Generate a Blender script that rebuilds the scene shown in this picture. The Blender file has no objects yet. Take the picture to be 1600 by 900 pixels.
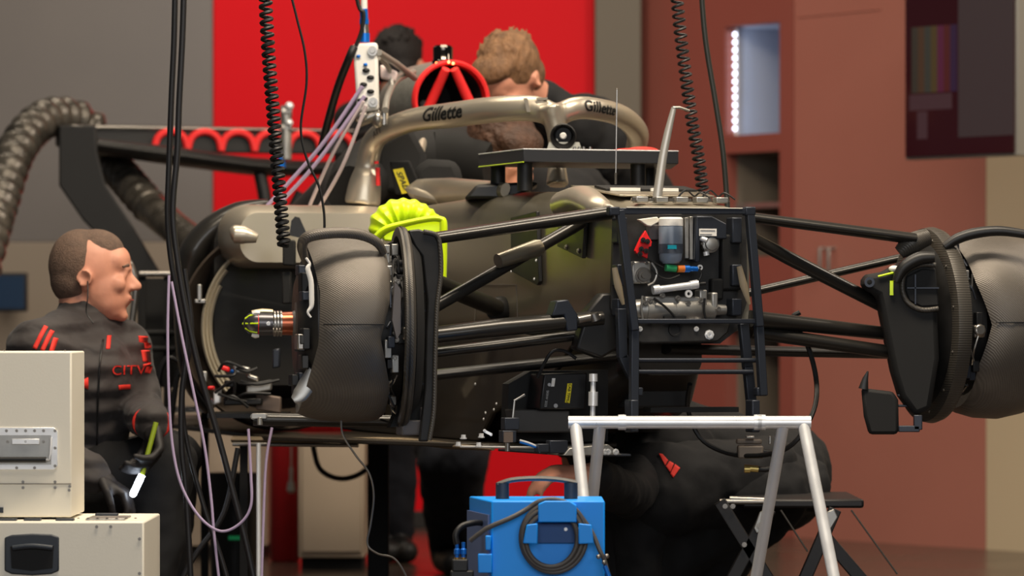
import bpy, bmesh, math, random
from mathutils import Vector, Matrix, noise
random.seed(7)
V = Vector
PI = math.pi
SC = bpy.context.scene
COL = SC.collection

# ------------------------------------------------------------------ camera, world, lights
F = 6667.0; HOR = 520.0; CD = 10.0; CH = 0.8
cam_d = bpy.data.cameras.new('camera'); cam = bpy.data.objects.new('camera', cam_d); COL.objects.link(cam)
cam.location = (0, -CD, CH); cam.rotation_euler = (PI/2, 0, 0)
cam_d.sensor_width = 36; cam_d.lens = F/1600*36
cam_d.shift_y = (HOR-450)/1600
cam_d.clip_end = 100
cam_d.dof.use_dof = True; cam_d.dof.focus_distance = 9.85; cam_d.dof.aperture_fstop = 4.6
SC.camera = cam
SC.view_settings.view_transform = 'Standard'; SC.view_settings.look = 'None'
SC.view_settings.gamma = 1; SC.view_settings.use_curve_mapping = False
SC.view_settings.exposure = 0.0

world = bpy.data.worlds.new('world'); SC.world = world; world.use_nodes = True
world.node_tree.nodes['Background'].inputs[0].default_value = (0.9, 0.95, 1.0, 1)
world.node_tree.nodes['Background'].inputs[1].default_value = 0.06

def area(name, loc, target, sx, sy, power, col=(1, 1, 1)):
    d = bpy.data.lights.new(name, 'AREA'); d.shape = 'RECTANGLE'; d.size = sx; d.size_y = sy
    d.energy = power; d.color = col
    o = bpy.data.objects.new(name, d); COL.objects.link(o); o.location = loc
    o.rotation_euler = (V(target)-V(loc)).to_track_quat('-Z', 'Y').to_euler()
    return o
WARM = (1.0, 0.86, 0.68)
area('garage_lamp_front', (0.4, -1.2, 4.2), (0.2, 0.0, 0.8), 3.0, 0.7, 270, WARM)
area('garage_lamp_middle', (-0.5, 2.0, 4.2), (-0.4, 1.8, 0.8), 3.2, 0.7, 90, WARM)
area('garage_lamp_rear', (-2.0, 5.0, 4.3), (-1.6, 7.5, 1.6), 2.2, 0.5, 70, WARM)
area('garage_lamp_right', (3.2, 1.5, 3.9), (2.0, 5.0, 0.2), 0.7, 2.2, 130, (1.0, 0.86, 0.72))
area('pit_lane_daylight', (0.8, -9.5, 2.7), (0, 0, 0.7), 6.5, 2.6, 235, (0.97, 0.98, 1.0))

# ------------------------------------------------------------------ coordinates
YAW = math.radians(18)
AX = V((math.cos(YAW), math.sin(YAW), 0)); BK = V((-math.sin(YAW), math.cos(YAW), 0))
O = V((0.405, 0, 0)); CAM = V((0, -CD, CH))
def P(px, py, y):
    d = CD+y
    return V(((px-800)/F*d, y, CH+(HOR-py)/F*d))
def _pl(px, py, n, k):
    d = V(((px-800)/F, 1, (HOR-py)/F))
    t = (k-(CAM-O).dot(n))/d.dot(n)
    return CAM+d*t
def W(px, py, w=0.0): return _pl(px, py, BK, w)
def U(px, py, u): return _pl(px, py, AX, u)
def C(u, w, z): return O+AX*u+BK*w+V((0, 0, z))
UP = V((0, 0, 1)); X = V((1, 0, 0)); Y = V((0, 1, 0))
def roof(px, y): return [P(px, q, y) for q in (-1400, -1050, -750, -500, -320, -200, -120)]

# ------------------------------------------------------------------ materials
def lin(c):
    r = []
    for x in c[:3]:
        x /= 255.0
        r.append(x/12.92 if x <= .04045 else ((x+.055)/1.055)**2.4)
    return tuple(r)+(1,)
MATS = {}
def mat(name, rgb, rough=.5, metal=0., emis=None, es=1., alpha=1., trans=0., coat=0., var=0., vscale=8., bump=0., bscale=60., weave=0., wdir='DIAGONAL', quilt=0., sheen=0., spec=.5, bstretch=(1, 1, 1), ior=1.45):
    if name in MATS: return MATS[name]
    m = bpy.data.materials.new(name); m.use_nodes = True; nt = m.node_tree; b = nt.nodes['Principled BSDF']
    c = lin(rgb); b.inputs['Base Color'].default_value = c
    b.inputs['Roughness'].default_value = rough; b.inputs['Metallic'].default_value = metal
    b.inputs['Specular IOR Level'].default_value = spec; b.inputs['IOR'].default_value = ior
    b.inputs['Alpha'].default_value = alpha; b.inputs['Transmission Weight'].default_value = trans
    b.inputs['Coat Weight'].default_value = coat; b.inputs['Sheen Weight'].default_value = sheen
    if emis: b.inputs['Emission Color'].default_value = lin(emis); b.inputs['Emission Strength'].default_value = es
    tc = nt.nodes.new('ShaderNodeTexCoord')
    if var:
        n = nt.nodes.new('ShaderNodeTexNoise'); n.inputs['Scale'].default_value = vscale; n.inputs['Detail'].default_value = 5
        nt.links.new(tc.outputs['Object'], n.inputs['Vector'])
        r = nt.nodes.new('ShaderNodeMapRange'); r.inputs[1].default_value = .3; r.inputs[2].default_value = .7
        r.inputs[3].default_value = 1-var; r.inputs[4].default_value = 1+var
        nt.links.new(n.outputs['Fac'], r.inputs[0])
        h = nt.nodes.new('ShaderNodeHueSaturation'); h.inputs['Color'].default_value = c
        nt.links.new(r.outputs[0], h.inputs['Value']); nt.links.new(h.outputs[0], b.inputs['Base Color'])
        r2 = nt.nodes.new('ShaderNodeMapRange'); r2.inputs[3].default_value = max(.03, rough-.1); r2.inputs[4].default_value = min(1, rough+.12)
        nt.links.new(n.outputs['Fac'], r2.inputs[0]); nt.links.new(r2.outputs[0], b.inputs['Roughness'])
    if bump:
        mp = nt.nodes.new('ShaderNodeMapping'); mp.inputs['Scale'].default_value = bstretch
        nt.links.new(tc.outputs['Object'], mp.inputs[0])
        n = nt.nodes.new('ShaderNodeTexNoise'); n.inputs['Scale'].default_value = bscale; n.inputs['Detail'].default_value = 4
        nt.links.new(mp.outputs[0], n.inputs['Vector'])
        bp = nt.nodes.new('ShaderNodeBump'); bp.inputs['Strength'].default_value = bump; bp.inputs['Distance'].default_value = .01
        nt.links.new(n.outputs['Fac'], bp.inputs['Height']); nt.links.new(bp.outputs[0], b.inputs['Normal'])
    if weave:
        w = nt.nodes.new('ShaderNodeTexWave'); w.inputs['Scale'].default_value = weave; w.inputs['Distortion'].default_value = .6
        w.bands_direction = wdir
        nt.links.new(tc.outputs['Object'], w.inputs['Vector'])
        bp = nt.nodes.new('ShaderNodeBump'); bp.inputs['Strength'].default_value = .35; bp.inputs['Distance'].default_value = .001
        nt.links.new(w.outputs['Fac'], bp.inputs['Height']); nt.links.new(bp.outputs[0], b.inputs['Normal'])
        mx = nt.nodes.new('ShaderNodeMix'); mx.data_type = 'RGBA'; mx.inputs[6].default_value = tuple(x*.88 for x in c[:3])+(1,); mx.inputs[7].default_value = tuple(min(1, x*1.1) for x in c[:3])+(1,)
        nt.links.new(w.outputs['Fac'], mx.inputs[0]); nt.links.new(mx.outputs[2], b.inputs['Base Color'])
    if quilt:
        w = nt.nodes.new('ShaderNodeTexWave'); w.inputs['Scale'].default_value = quilt; w.inputs['Distortion'].default_value = 1.2; w.inputs['Detail Scale'].default_value = 3
        w.bands_direction = 'Z'; nt.links.new(tc.outputs['Object'], w.inputs['Vector'])
        bp = nt.nodes.new('ShaderNodeBump'); bp.inputs['Strength'].default_value = .8; bp.inputs['Distance'].default_value = .012
        nt.links.new(w.outputs['Fac'], bp.inputs['Height']); nt.links.new(bp.outputs[0], b.inputs['Normal'])
    MATS[name] = m
    return m
SILVER = mat('satin_silver_paint', (196, 186, 168), .33, .75, var=.03, vscale=3)
SILVERM = mat('matte_silver_paint', (160, 152, 134), .34, .85, var=.03, vscale=3)
CARB = mat('carbon', (27, 26, 25), .42, .0, var=.15, vscale=20, spec=.5)
CARBW = mat('carbon_weave', (72, 68, 62), .42, .25, weave=90, spec=.5)
CARBR = mat('carbon_ribbed', (92, 86, 79), .42, .3, weave=95)
CARBG = mat('gloss_carbon', (46, 44, 41), .34, .45, coat=.2)
CARBZ = mat('ribbed_duct_carbon', (70, 66, 60), .42, .3, weave=55, wdir='Z')
BLACK = mat('black_rubber', (16, 16, 17), .5)
MATTE = mat('matte_black', (15, 15, 15), .75)
ANOD = mat('black_anodised_metal', (48, 52, 60), .38, .5)
ALU = mat('bright_aluminium', (236, 237, 238), .3, .45, var=.05, vscale=15)
ALUD = mat('dull_aluminium', (165, 163, 158), .4, .8, var=.12, vscale=25)
CHROME = mat('chrome', (225, 225, 225), .08, 1)
STEEL = mat('steel', (150, 145, 138), .3, .9)
RED = mat('red_paint', (225, 30, 32), .45)
REDD = mat('red_composite', (235, 45, 45), .5)
NEON = mat('neon_yellow_plastic', (205, 235, 12), .38, sheen=.1)
WHITE = mat('white_plastic', (225, 222, 215), .45)
CREAM = mat('cream_panel', (232, 226, 210), .45, bump=.02, bscale=200)
PURPLE = mat('lavender_tube', (178, 160, 190), .35)
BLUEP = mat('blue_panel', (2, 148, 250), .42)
BLUEA = mat('blue_anodised', (20, 110, 205), .3, .4)
GREENA = mat('green_anodised', (60, 170, 110), .35, .3)
ORANGE = mat('orange_plastic', (235, 125, 40), .4)
COPPER = mat('copper_heat_tint', (165, 92, 66), .3, .85)
YLAB = mat('yellow_label', (235, 215, 30), .5)
SKIN = mat('skin', (204, 142, 116), .5, var=.07, vscale=25, bump=.04, bscale=120)
GREYH = mat('greying_short_hair', (100, 80, 67), .8, var=.2, vscale=60, bump=.5, bscale=300)
BROWNH = mat('light_brown_hair', (116, 84, 56), .7, var=.35, vscale=30, bump=.9, bscale=120, bstretch=(1, 1, .25))
DARKH = mat('dark_brown_hair', (70, 46, 32), .65, var=.35, vscale=30, bump=.9, bscale=120, bstretch=(.4, 1, .6))
BLACKH = mat('black_hair', (22, 16, 15), .7, bump=.6, bscale=100)
CLOTH = mat('dark_grey_quilted_cloth', (46, 41, 40), .7, sheen=.1, quilt=5.5)
CLOTHB = mat('black_cloth', (13, 13, 15), .85, sheen=0., bump=.35, bscale=14)
NAVY = mat('navy_cloth', (12, 16, 26), .9, bump=.3, bscale=14)
REDC = mat('red_cloth', (225, 52, 40), .7)
GLOVE = mat('black_glove', (30, 27, 27), .6)
TRANSP = mat('clear_bottle_plastic', (150, 162, 178), .3, trans=.35)
def emi(n, c, s): return mat(n, (20, 20, 20), .5, emis=c, es=s)

# ------------------------------------------------------------------ mesh building
class MB:
    def __init__(s): s.v = []; s.f = []
    def add(s, vs, fs):
        n = len(s.v); s.v += [V(q) for q in vs]; s.f += [[i+n for i in f] for f in fs]; return s
    def box(s, c, ex, ey, ez, a=X, b=Y, d=UP):
        c = V(c); a = V(a).normalized()*ex/2; b = V(b).normalized()*ey/2; d = V(d).normalized()*ez/2
        vs = [c+i*a+j*b+k*d for k in (-1, 1) for j in (-1, 1) for i in (-1, 1)]
        return s.add(vs, [(0, 2, 3, 1), (4, 5, 7, 6), (0, 1, 5, 4), (2, 6, 7, 3), (0, 4, 6, 2), (1, 3, 7, 5)])
    def prism(s, pts, ext):
        ext = V(ext); n = len(pts); pts = [V(p) for p in pts]
        vs = pts+[p+ext for p in pts]
        fs = [list(range(n))[::-1], list(range(n, 2*n))]+[[i, (i+1) % n, (i+1) % n+n, i+n] for i in range(n)]
        return s.add(vs, fs)
    def rings(s, rings, closed=False, caps=True):
        m = len(rings[0]); vs = [p for r in rings for p in r]; fs = []
        L = len(rings)
        for i in range(L if closed else L-1):
            for j in range(m):
                a = i*m+j; b = i*m+(j+1) % m; c = ((i+1) % L)*m+(j+1) % m; d = ((i+1) % L)*m+j
                fs.append([a, b, c, d])
        if caps and not closed: fs.append(list(range(m))[::-1]); fs.append([(L-1)*m+j for j in range(m)])
        return s.add(vs, fs)
    def tube(s, pts, r, n=10, smooth=0, up=None, flat=1., closed=False):
        pts = [V(p) for p in pts]
        R = list(r) if isinstance(r, (list, tuple)) else [r]*len(pts)
        if smooth: pts, R = spline(pts, R, smooth, closed)
        T = []
        L = len(pts)
        for i in range(L):
            a = pts[(i-1) % L] if (closed or i > 0) else pts[i]; b = pts[(i+1) % L] if (closed or i < L-1) else pts[i]
            t = b-a
            T.append(t.normalized() if t.length > 1e-9 else V((0, 0, 1)))
        u = V(up) if up is not None else (UP if abs(T[0].z) < .9 else X)
        N = (u-T[0]*u.dot(T[0])).normalized(); rs = []
        for i in range(L):
            if up is not None: N = V(up)
            N = (N-T[i]*N.dot(T[i]))
            N = N.normalized() if N.length > 1e-6 else T[i].orthogonal().normalized()
            Bn = T[i].cross(N)
            rs.append([pts[i]+N*math.cos(2*PI*k/n)*R[i]+Bn*math.sin(2*PI*k/n)*R[i]*flat for k in range(n)])
        return s.rings(rs, closed)
    def lathe(s, c, ax, prof, n=48, closed=False, a0=0, a1=2*PI, ref=UP, caps=True):
        c = V(c); ax = V(ax).normalized(); ref = V(ref) if abs(V(ref).normalized().dot(ax)) < .95 else X; e = (V(ref)-ax*V(ref).dot(ax)).normalized(); f = ax.cross(e)
        full = abs(a1-a0-2*PI) < 1e-6; k = n if full else n+1
        rs = [[c+ax*t+(e*math.cos(a0+(a1-a0)*j/n)+f*math.sin(a0+(a1-a0)*j/n))*r for j in range(k)] for t, r in prof]
        if full: return s.rings(rs, closed, caps=caps and not closed)
        m = k; L = len(rs); vs = [p for r in rs for p in r]; fs = []
        for i in range(L if closed else L-1):
            for j in range(m-1): fs.append([i*m+j, i*m+j+1, ((i+1) % L)*m+j+1, ((i+1) % L)*m+j])
        if closed: fs.append([i*m for i in range(L)]); fs.append([i*m+m-1 for i in range(L)][::-1])
        return s.add(vs, fs)
    def cyl(s, a, b, r, n=20, r2=None):
        a = V(a); b = V(b); ax = b-a
        ref = UP if abs(ax.normalized().z) < .9 else X
        return s.lathe(a, ax, [(0, r), (ax.length, r if r2 is None else r2)], n, ref=ref)
    def ell(s, c, rx, ry, rz, a=X, b=Y, d=UP, nu=16, nv=10):
        c = V(c); a = V(a).normalized(); b = V(b).normalized(); d = V(d).normalized()
        rs = []
        for i in range(nv+1):
            t = PI*(i+.02)/(nv+.04); z = -math.cos(t); q = math.sin(t)
            rs.append([c+a*rx*q*math.cos(2*PI*j/nu)+b*ry*q*math.sin(2*PI*j/nu)+d*rz*z for j in range(nu)])
        return s.rings(rs)
    def cap(s, a, ra, b, rb, n=14):   # tapered capsule
        a = V(a); b = V(b); t = (b-a).normalized(); pts = []; R = []
        for k in range(5):
            q = PI/2*(k+.15)/4.15; pts.append(a-t*ra*math.cos(q)); R.append(ra*math.sin(q))
        for k in range(5):
            q = PI/2*(1-(k)/4.15); pts.append(b+t*rb*math.cos(q)); R.append(rb*math.sin(q))
        return s.tube(pts, R, n)
    def bolt(s, c, ax, r, h=None):
        h = h or r*.8; ax = V(ax).normalized()
        s.lathe(c, ax, [(0, r*1.3), (h*.3, r*1.3), (h*.3, r), (h, r*.9), (h, r*.45), (h*.5, r*.4)], 8, ref=UP if abs(ax.z) < .9 else X)
        return s
def spline(pts, R, k, closed=False):
    n = len(pts); op = []; oR = []
    for i in range(n if closed else n-1):
        g = (lambda j: pts[j % n]) if closed else (lambda j: pts[max(0, min(n-1, j))])
        p0, p1, p2, p3 = g(i-1), g(i), g(i+1), g(i+2)
        for q in range(k):
            t = q/k
            op.append(.5*((2*p1)+(p2-p0)*t+(2*p0-5*p1+4*p2-p3)*t*t+(3*p1-p0-3*p2+p3)*t**3))
            oR.append(R[i]*(1-t)+R[(i+1) % n]*t)
    if not closed: op.append(pts[-1]); oR.append(R[-1])
    return op, oR
ORG = {}
def build(name, mb, m, parent=None, bevel=0., smooth=True, remesh=0., sm_it=0, ang=40, subd=0, disp=0., dscale=.1, origin=None):
    if parent is not None: org = ORG[parent.name]
    elif origin is not None: org = V(origin)
    else:
        xs = [v.x for v in mb.v]; ys = [v.y for v in mb.v]; zs = [v.z for v in mb.v]
        org = V(((min(xs)+max(xs))/2, (min(ys)+max(ys))/2, min(zs)))
    me = bpy.data.meshes.new(name); me.from_pydata([tuple(v-org) for v in mb.v], [], mb.f); me.update()
    bm = bmesh.new(); bm.from_mesh(me); bmesh.ops.recalc_face_normals(bm, faces=bm.faces); bm.to_mesh(me); bm.free()
    me.materials.append(m)
    if smooth:
        me.shade_smooth()
        if not remesh: me.set_sharp_from_angle(angle=math.radians(ang))
    o = bpy.data.objects.new(name, me); COL.objects.link(o)
    if parent is not None: o.parent = parent
    else: o.location = org
    ORG[o.name] = org
    if bevel:
        b = o.modifiers.new('bevel', 'BEVEL'); b.width = bevel; b.segments = 2; b.limit_method = 'ANGLE'; b.angle_limit = math.radians(40)
        b.harden_normals = False
    if remesh:
        r = o.modifiers.new('remesh', 'REMESH'); r.mode = 'VOXEL'; r.voxel_size = remesh; r.use_smooth_shade = True
        if sm_it:
            q = o.modifiers.new('smooth', 'SMOOTH'); q.iterations = sm_it; q.factor = .5
    if subd:
        q = o.modifiers.new('subd', 'SUBSURF'); q.levels = subd; q.render_levels = subd
    if disp:
        t = bpy.data.textures.get('folds') or bpy.data.textures.new('folds', 'CLOUDS'); t.noise_scale = dscale
        q = o.modifiers.new('folds', 'DISPLACE'); q.texture = t; q.strength = disp; q.mid_level = .5; q.texture_coords = 'LOCAL'
    return o
def tag(o, label=None, cat=None, group=None, kind=None):
    if label: o['label'] = label
    if cat: o['category'] = cat
    if group: o['group'] = group
    if kind: o['kind'] = kind
    return o
def thing(name, label, cat, loc, group=None):
    o = bpy.data.objects.new(name, None); COL.objects.link(o); o.location = loc; o.empty_display_size = .05
    ORG[o.name] = V(loc); return tag(o, label, cat, group)
def struct(name, mb, m, **k): return tag(build(name, mb, m, **k), kind='structure')
def text(name, s, m, place, size, parent, shear=0., off=0., ext=.0006, label=None):
    cu = bpy.data.curves.new('t', 'FONT'); cu.body = s; cu.size = size; cu.shear = shear; cu.offset = off*size/.04*.06; cu.space_character = 1.04; cu.extrude = ext
    cu.align_x = 'CENTER'; cu.align_y = 'CENTER'
    t = bpy.data.objects.new('t', cu); COL.objects.link(t); bpy.context.view_layer.update()
    me = bpy.data.meshes.new_from_object(t.evaluated_get(bpy.context.evaluated_depsgraph_get()))
    bpy.data.objects.remove(t); bpy.data.curves.remove(cu)
    bm = bmesh.new(); bm.from_mesh(me); ys_ = [v.co.y for v in bm.verts]; y0_, y1_ = min(ys_), max(ys_)
    for k in range(1, 8):
        bmesh.ops.bisect_plane(bm, geom=bm.verts[:]+bm.edges[:]+bm.faces[:], plane_co=(0, y0_+(y1_-y0_)*k/8, 0), plane_no=(0, 1, 0))
    bm.to_mesh(me); bm.free()
    org = ORG[parent.name]
    for v in me.vertices: v.co = place(v.co.x, v.co.y, v.co.z)-org
    me.materials.clear(); me.materials.append(m); me.name = name
    o = bpy.data.objects.new(name, me); COL.objects.link(o); o.parent = parent; ORG[o.name] = org
    if label: o['label'] = label
    return o
def flatplace(c, ex, ez, n=None):
    c = V(c); ex = V(ex).normalized(); ez = V(ez).normalized(); n = n or ex.cross(ez)
    return lambda x, y, z: c+ex*x+ez*y+n*z

# ------------------------------------------------------------------ setting
FLOORM = mat('polished_grey_floor', (72, 62, 54), .22, var=.12, vscale=2.5)
struct('floor', MB().box((0, 0, -.05), 14, 22, .1), FLOORM, smooth=False)
GREYW = mat('grey_wall_panel', (108, 103, 100), .36, .25, var=.06, vscale=1.2)
BEIGEL = mat('beige_dado_panel', (132, 121, 108), .5)
REDW = mat('red_wall_panel', (214, 8, 24), .5, spec=.15)
COLM = mat('olive_grey_column', (98, 90, 76), .5)
yw = 7.5; pw = lambda px: (px-800)/F*(CD+yw)
def wall(name, x0, x1, z0, z1, m, y=yw, t=.1): return struct(name, MB().box(((x0+x1)/2, y+t/2, (z0+z1)/2), x1-x0, t, z1-z0), m, bevel=.004)
wall('wall_left_upper', -6, pw(333), 1.172, 4.4, GREYW)
wall('wall_left_lower', -6, pw(333), 0, 1.172, BEIGEL)
wall('wall_back', pw(333)+.001, pw(929), 0, 4.4, REDW, t=.12)
wall('wall_column', pw(929), pw(1001), 0, 4.4, COLM, y=yw-.08, t=.2)
wall('baseboard_back', pw(333), pw(929), 0, .07, mat('dark_plinth', (30, 27, 26), .5), y=yw-.03, t=.03)
# angled wall of cabinets on the right
A0 = V((pw(1001), yw, 0)); TH = math.radians(55); TD = V((math.cos(TH), -math.sin(TH), 0)); TN = V((-math.sin(TH), -math.cos(TH), 0))
def Rt(px, py):
    d = V(((px-800)/F, 1, (HOR-py)/F)); k = (A0-CAM).dot(TN)/d.dot(TN); p = CAM+d*k
    return (p-A0).dot(TD), p.z
def RW(t, z, n=0.): return A0+TD*t+UP*z+TN*n
CABR = mat('dusty_red_cabinet', (160, 104, 91), .45, .0, var=.03, vscale=2)
CABD = mat('deep_red_cabinet', (138, 78, 68), .45, .0, var=.03, vscale=2)
BEIG = mat('beige_wall', (186, 170, 142), .55)
def rbox(mb, t0, t1, z0, z1, n0=-.06, n1=0.):
    return mb.box(RW((t0+t1)/2, (z0+z1)/2, (n0+n1)/2), t1-t0, n1-n0, z1-z0, TD, TN)
ta = 0; tb = Rt(1133, 100)[0]; tc_ = Rt(1218, 100)[0]; td = Rt(1240, 100)[0]; te = Rt(1541, 300)[0]; tf = 4.6
z1t = Rt(1175, 38)[1]; z1b = Rt(1175, 210)[1]; z2t = Rt(1175, 238)[1]; z2b = Rt(1200, 400)[1]
mb = MB(); rbox(mb, ta, tb, 0, 4.4); rbox(mb, tb, tc_, z1t, 4.4); rbox(mb, tb, tc_, z2t, z1b); rbox(mb, tb, tc_, z2b-.28, z2b-.001)
rbox(mb, tc_, td, 0, 4.4)
struct('wall_right_cabinets', mb, CABD, smooth=False)
struct('wall_right', rbox(MB(), te, tf, 0, 4.4), BEIG, smooth=False)
mb = MB(); rbox(mb, td+.004, te-.004, 0, 4.4, -.06, .0); rbox(mb, td+.03, te-.6, 2.03, 2.037, 0, .004)
dr = struct('door_1', mb, CABR, smooth=False)
for px in (1290, 1304):
    t, z = Rt(px, 400)
    build('door_handle', MB().tube([RW(t, z-.06, .0), RW(t, z-.06, .03), RW(t, z+.03, .03), RW(t, z+.03, 0)], .007, 8), ALUD, dr)
def niche(name, z0, z1, m, depth=.35):
    mb = MB()
    rbox(mb, tb, tc_, z0, z1, -.06-depth-.02, -.06-depth)
    rbox(mb, tb-.02, tb, z0-.02, z1+.02, -.06-depth, -.06); rbox(mb, tc_, tc_+.02, z0-.02, z1+.02, -.06-depth, -.06)
    rbox(mb, tb, tc_, z0-.02, z0, -.06-depth, -.06); rbox(mb, tb, tc_, z1, z1+.02, -.06-depth, -.06)
    return struct(name, mb, m, smooth=False)
niche('trim_1', z1b, z1t, mat('pale_niche', (176, 182, 196), .5))
niche('trim_2', z2b, z2t, mat('grey_niche', (120, 110, 98), .5))
niche('trim_3', 0.0, z2b-.3, mat('grey_niche', (120, 110, 98), .5))
t, z = Rt(1180, 318)
tag(build('shelf_board', rbox(MB(), tb, tc_, z-.015, z+.005, -.38, -.05), ALUD), 'pale shelf board inside the grey open niche below the lit niche', 'shelf')
# led strip
led = thing('light_strip', 'vertical strip of bright white light dots along the left edge of the lit niche', 'light', RW(tb+.012, z1b, -.03))
build('strip_backing', rbox(MB(), tb+.002, tb+.02, z1b+.005, z1t-.005, -.05, -.045), WHITE, led)
LEDM = emi('led_white', (225, 232, 255), 6)
for k in range(13):
    p = RW(tb+.018, z1b+.03+(z1t-z1b-.06)*k/12, -.035)
    build('light_dot', MB().ell(p, .0075, .006, .0075, TD, TN), LEDM, led)
l = bpy.data.lights.new('strip_glow', 'AREA'); l.shape = 'RECTANGLE'; l.size = .02; l.size_y = .4; l.energy = .28; l.color = (.68, .8, 1)
lo = bpy.data.objects.new('strip_glow', l); COL.objects.link(lo); lo.location = RW(tb+.03, (z1b+z1t)/2, -.06); lo.rotation_euler = (TD*1-TN*1.2).to_track_quat('-Z', 'Z').to_euler(); lo.rotation_euler = (TD*1-TN*1.2).to_track_quat('-Z', 'Y').to_euler()
# wall screen
tvy = 4.9
tv = thing('wall_screen', 'large dark wall mounted screen with faint reflections put in as glowing bars, top right', 'screen', P(1500, 250, tvy))
TR = V((math.cos(math.radians(48)), -math.sin(math.radians(48)), 0)); TF = V((-TR.y*-1, 0, 0))
c0 = P(1413, 250, tvy); TN2 = V((-math.sin(math.radians(48)), -math.cos(math.radians(48)), 0))
wtv = 0.2
# find width so the right edge reaches px 1588
for i in range(600):
    q = c0+TR*wtv; px = 800+q.x/(CD+q.y)*F
    if px < 1588: wtv += .003
    else: break
htv = .85
build('housing', MB().box(c0+TR*wtv/2+UP*htv/2-TN2*.03, wtv, .05, htv, TR, TN2), mat('screen_frame', (120, 118, 112), .4), tv, bevel=.004)
build('display', MB().box(c0+TR*(wtv/2)+UP*(htv/2), wtv-.02, .012, htv-.02, TR, TN2), mat('dark_display', (20, 10, 13), .12, emis=(62, 14, 20), es=.35), tv)  # reddish reflections on the dark glass put in as weak emission
def tvbox(a, b, z0, z1, m, nm, n=.007):
    return build(nm, MB().box(c0+TR*((a+b)/2*wtv)+UP*(z0+z1)/2+TN2*n, (b-a)*wtv, .002, z1-z0, TR, TN2), m, tv)
tvbox(.5, .985, .07, .84, emi('screen_grey_area', (66, 48, 50), .5), 'glow_area')
for k, cc in enumerate([(60, 50, 40), (84, 52, 30), (62, 60, 52), (88, 66, 28), (98, 14, 60), (90, 8, 16), (50, 10, 60)]):  # reflected colours on the dark screen, painted in as faintly emissive bars
    tvbox(.08+k*.058, .08+(k+1)*.058, .23, .46, emi('bar_%d' % k, cc, .45), 'reflection_bar')
tvbox(.06, .44, .17, .225, emi('screen_strip', (80, 44, 52), .45), 'glow_strip')
tvbox(.13, .22, .07, .165, emi('screen_strip', (80, 44, 52), .45), 'glow_strip')
# ------------------------------------------------------------------ background furniture
bx = lambda x0, x1, y0, y1, z0, z1: MB().box(((x0+x1)/2, (y0+y1)/2, (z0+z1)/2), x1-x0, y1-y0, z1-z0)
a = P(466, 893, 4.4); b = P(570, 893, 4.4)
cb = thing('floor_cabinet', 'plain beige floor cabinet behind the raised car, beside the red column', 'cabinet', (a.x+.1, 4.6, 0))
build('body', bx(a.x, b.x, 4.4, 4.8, .04, .62), mat('beige_cabinet', (196, 178, 158), .5), cb, bevel=.005)
build('plinth', bx(a.x+.01, b.x-.01, 4.42, 4.78, 0, .04), MATTE, cb)
build('door_panel', bx(a.x+.012, b.x-.012, 4.39, 4.4, .06, .6), mat('beige_cabinet', (196, 178, 158), .5), cb, bevel=.003)
a = P(445, 700, 4.9)
rc = thing('gas_bottle', 'tall dark red cylinder standing left of the beige floor cabinet', 'cylinder', (a.x, 4.9, 0))
DR = mat('dark_red_paint', (150, 22, 28), .35)
build('body', MB().lathe((a.x, 4.9, 0), UP, [(0, .045), (.01, .052), (.9, .052), (.96, .045), (1.0, .02), (1.02, .018)], 32), DR, rc)
build('valve', MB().cyl((a.x, 4.9, 1.02), (a.x, 4.9, 1.07), .016).cyl((a.x-.03, 4.9, 1.055), (a.x+.03, 4.9, 1.055), .01), STEEL, rc)
a = P(455, 730, 4.75)
tag(build('pull_cord', MB().cyl((a.x, a.y, a.z+.12), a, .003).cyl(a, a-V((0, 0, .05)), .007).lathe(a-V((0, 0, .05)), -UP, [(0, .012), (.03, .016), (.04, .008)], 12), ALUD), 'small metal clip on a cord hanging in front of the red cylinder', 'clip')
a = P(365, 800, 3.4)
bn = thing('waste_bin', 'black bin with a faintly glowing green mark behind the hanging cables', 'bin', (a.x, 3.4, 0))
build('body', MB().lathe((a.x, 3.4, 0), UP, [(0, .07), (.36, .085), (.36, .08), (.05, .066)], 28), BLACK, bn)
build('mark', MB().box((a.x+.01, 3.315, .16), .04, .004, .012), emi('green_glow_mark', (20, 120, 70), .4), bn)  # flat mark, its green given by its own weak emission
a = P(0, 426, 6.6); b = P(42, 487, 6.6)
sc = thing('small_screen', 'small dark blue screen on the left edge behind the seated mechanic', 'screen', (a.x-.1, 6.65, b.z))
build('housing', bx(a.x-.3, b.x, 6.6, 6.64, b.z, a.z), BLACK, sc, bevel=.004)
build('display', bx(a.x-.29, b.x-.01, 6.594, 6.6, b.z+.012, a.z-.012), mat('blue_display', (22, 36, 52), .2, emis=(14, 30, 48), es=.6), sc)
build('bracket', bx(a.x-.1, a.x-.02, 6.64, 7.5, b.z+.05, b.z+.08), BLACK, sc)

a = P(262, 570, 5.2); b = P(417, 570, 5.2)
cb = thing('floor_cabinet', 'wide beige floor cabinet left of the red cylinder, behind the hanging cables', 'cabinet', ((a.x+b.x)/2, 5.4, 0))
build('body', bx(a.x, b.x, 5.2, 5.6, .04, a.z), mat('beige_cabinet', (196, 178, 158), .5), cb, bevel=.005)
build('plinth', bx(a.x+.01, b.x-.01, 5.22, 5.58, 0, .04), MATTE, cb)
# ------------------------------------------------------------------ racing car
car = thing('racing_car', 'stripped silver open-wheel racing car raised on stands with its wheels and nose off', 'racing car', C(0, 1.8, .5))
def part(name, mb, m, **k): return build(name, mb, m, car, **k)
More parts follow.
